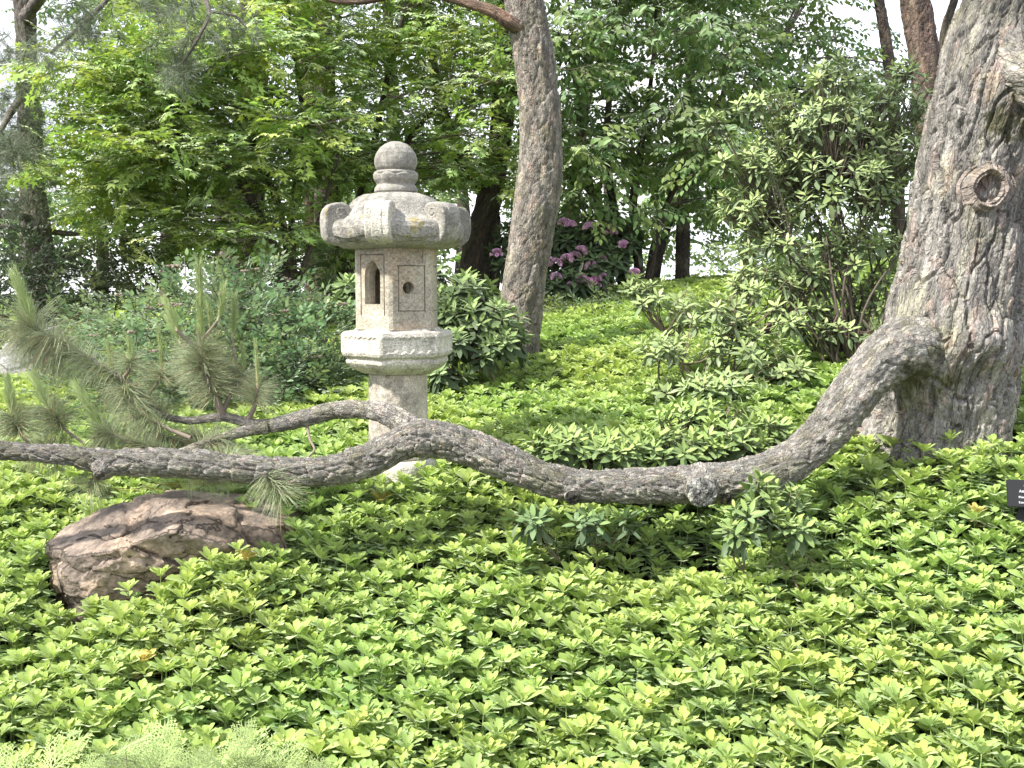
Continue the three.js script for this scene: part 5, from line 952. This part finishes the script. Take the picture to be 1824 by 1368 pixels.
// ---------------------------------------------------------------- feathery cypress at the bottom left
{
  const foot = onGround(at(330, 1440, 2.5)), S = thing('dwarf_cypress', 'pale green feathery cypress sprays rising at the bottom edge, left side', 'shrub', foot);
  const r = mulberry(404), col = [0.34, 0.43, 0.16];
  const blade = (a, b, w, c) => { const d = b.clone().sub(a), sd = V(-d.z, 0, d.x).normalize().multiplyScalar(w), up = V(0, w * 0.5, 0), g = new THREE.BufferGeometry(); const p = [a.clone().sub(sd), a.clone().add(sd), b, a.clone().add(up)]; g.setAttribute('position', new THREE.Float32BufferAttribute([p[0], p[3], p[2], p[3], p[1], p[2]].flatMap((q) => [q.x, q.y, q.z]), 3)); g.computeVertexNormals(); return paint(g, c); };
  const feather = (seed) => {
    const q = mulberry(seed), l = [], L = 0.13, bend = (t) => V(t * L, 0.02 * Math.sin(t * 3) - 0.035 * t * t, 0);
    for (let i = 0; i < 6; i++) l.push(blade(bend(i / 6), bend((i + 1.2) / 6), 0.0016, [0.3, 0.38, 0.14]));
    for (let i = 0; i < 22; i++) {
      const t = (i + 1) / 23, sd = i % 2 ? 1 : -1, a = bend(t), len = 0.062 * Math.pow(1 - t, 0.6) + 0.01, an = 0.75 + 0.2 * (q() - 0.5), e = a.clone().add(V(Math.cos(an) * len, -0.012 * q(), sd * Math.sin(an) * len)), k = 0.75 + 0.45 * q();
      l.push(blade(a, e, 0.0016, [col[0] * k, col[1] * k, col[2] * k]));
      const n = Math.max(2, Math.round(len / 0.0055));
      for (let j = 0; j < n; j++) { const u = (j + 0.8) / n, s2 = j % 2 ? 1 : -1, b = a.clone().lerp(e, u), l2 = 0.018 * (1 - u * 0.6), a2 = sd * an + s2 * 0.7, kk = k * (0.9 + 0.3 * u); l.push(blade(b, b.clone().add(V(Math.cos(a2) * l2, 0.004 * (q() - 0.5), Math.sin(a2) * l2)), 0.0015, [col[0] * kk, col[1] * kk, col[2] * kk])); }
    }
    return mergeGeometries(l);
  };
  const F = [feather(1), feather(2), feather(3)], lists = [[], [], []];
  const tips = [];
  for (const [px, py, n, w] of [[260, 1385, 14, 50], [360, 1380, 20, 60], [440, 1390, 15, 50], [190, 1415, 14, 60], [90, 1415, 10, 50], [560, 1410, 12, 40], [215, 1340, 4, 14], [350, 1450, 22, 130]]) for (let i = 0; i < n; i++) {
    const p = at(px + (r() - 0.5) * 2 * w, py + r() * 50 - 8, 2.52 + (r() - 0.5) * 0.22), a = r() * 6.283, X = V(Math.cos(a), 0.55 + 0.5 * r(), Math.sin(a) + 0.2).normalize(), up = V((r() - 0.5) * 1.2, 1, (r() - 0.5) * 1.2 + 0.4), Z = V(0, 0, 0).crossVectors(X, up).normalize(), Y = V(0, 0, 0).crossVectors(Z, X), s = 0.65 + 0.6 * r(), m = new THREE.Matrix4().makeBasis(X.multiplyScalar(s), Y.multiplyScalar(s), Z.multiplyScalar(s)); m.setPosition(p); const c = 0.7 + 0.5 * r();
    lists[i % 3].push({ m, c: new THREE.Color().setRGB(c, c, c) }); if (i % 5 === 0) tips.push(p);
  }
  part('stems', shrubStems(foot, tips, r, 0.005, [0.18, 0.12, 0.07]), M.twig, S);
  lists.forEach((l, k) => copies('foliage', F[k], leafMat({ roughness: 1, transmission: 0.2, clearcoat: 0 }), l, S));
}

// ---------------------------------------------------------------- plant label at the right edge
{
  const d = 3.42, c = at(1838, 880, d), foot = onGround(c), S = thing('plant_label', 'small black plant label with white lettering on a stake, at the right edge', 'sign', foot);
  const w = 0.157, h = 0.09, cv = document.createElement('canvas'); cv.width = 768; cv.height = 440;
  const x = cv.getContext('2d'); x.fillStyle = '#17181b'; x.fillRect(0, 0, 768, 440); x.fillStyle = '#d8d8dc'; x.textAlign = 'center'; x.textBaseline = 'middle';
  x.font = 'bold 44px serif'; x.fillText('Pinus nigra', 384, 86); x.font = 'bold 60px serif'; x.fillText('Austrian Pine', 384, 180);
  x.font = 'bold 46px serif'; x.textAlign = 'left'; x.fillText('Pine Family', 165, 282); x.fillText('Europe', 165, 372);
  const t = new THREE.CanvasTexture(cv); t.colorSpace = THREE.SRGBColorSpace;
  const face = new THREE.PlaneGeometry(w - 0.004, h - 0.004); face.translate(0, 0, 0.0035);
  const rot = new THREE.Matrix4().makeRotationFromEuler(new THREE.Euler(-0.32, -0.12, -0.06)); rot.setPosition(c);
  const sh = new THREE.Shape(); const rr = 0.004; sh.moveTo(-w / 2 + rr, -h / 2); sh.lineTo(w / 2 - rr, -h / 2); sh.quadraticCurveTo(w / 2, -h / 2, w / 2, -h / 2 + rr); sh.lineTo(w / 2, h / 2 - rr); sh.quadraticCurveTo(w / 2, h / 2, w / 2 - rr, h / 2); sh.lineTo(-w / 2 + rr, h / 2); sh.quadraticCurveTo(-w / 2, h / 2, -w / 2, h / 2 - rr); sh.lineTo(-w / 2, -h / 2 + rr); sh.quadraticCurveTo(-w / 2, -h / 2, -w / 2 + rr, -h / 2);
  const plate = new THREE.ExtrudeGeometry(sh, { depth: 0.003, bevelEnabled: true, bevelThickness: 0.0006, bevelSize: 0.0006, bevelSegments: 2 }); plate.translate(0, 0, -0.001);
  const black = new THREE.MeshStandardMaterial({ color: 0x111214, roughness: 0.7 });
  part('plate', plate.applyMatrix4(rot), black, S);
  part('lettering', face.applyMatrix4(rot), new THREE.MeshStandardMaterial({ map: t, roughness: 0.7 }), S);
  const b = at(1832, 918, d), st = new THREE.BoxGeometry(0.05, 0.055, 0.004); st.applyMatrix4(new THREE.Matrix4().makeRotationFromEuler(new THREE.Euler(-0.2, -0.1, -0.35)).setPosition(b.x, b.y, b.z - 0.02)); part('bracket', st, black, S);
  const pole = new THREE.BoxGeometry(0.022, c.y - foot.y + 0.1, 0.005); pole.translate(c.x + 0.01, (c.y + foot.y - 0.1) / 2 - 0.02, c.z - 0.03); part('stake', pole, black, S);
}
renderer.render(scene, camera);
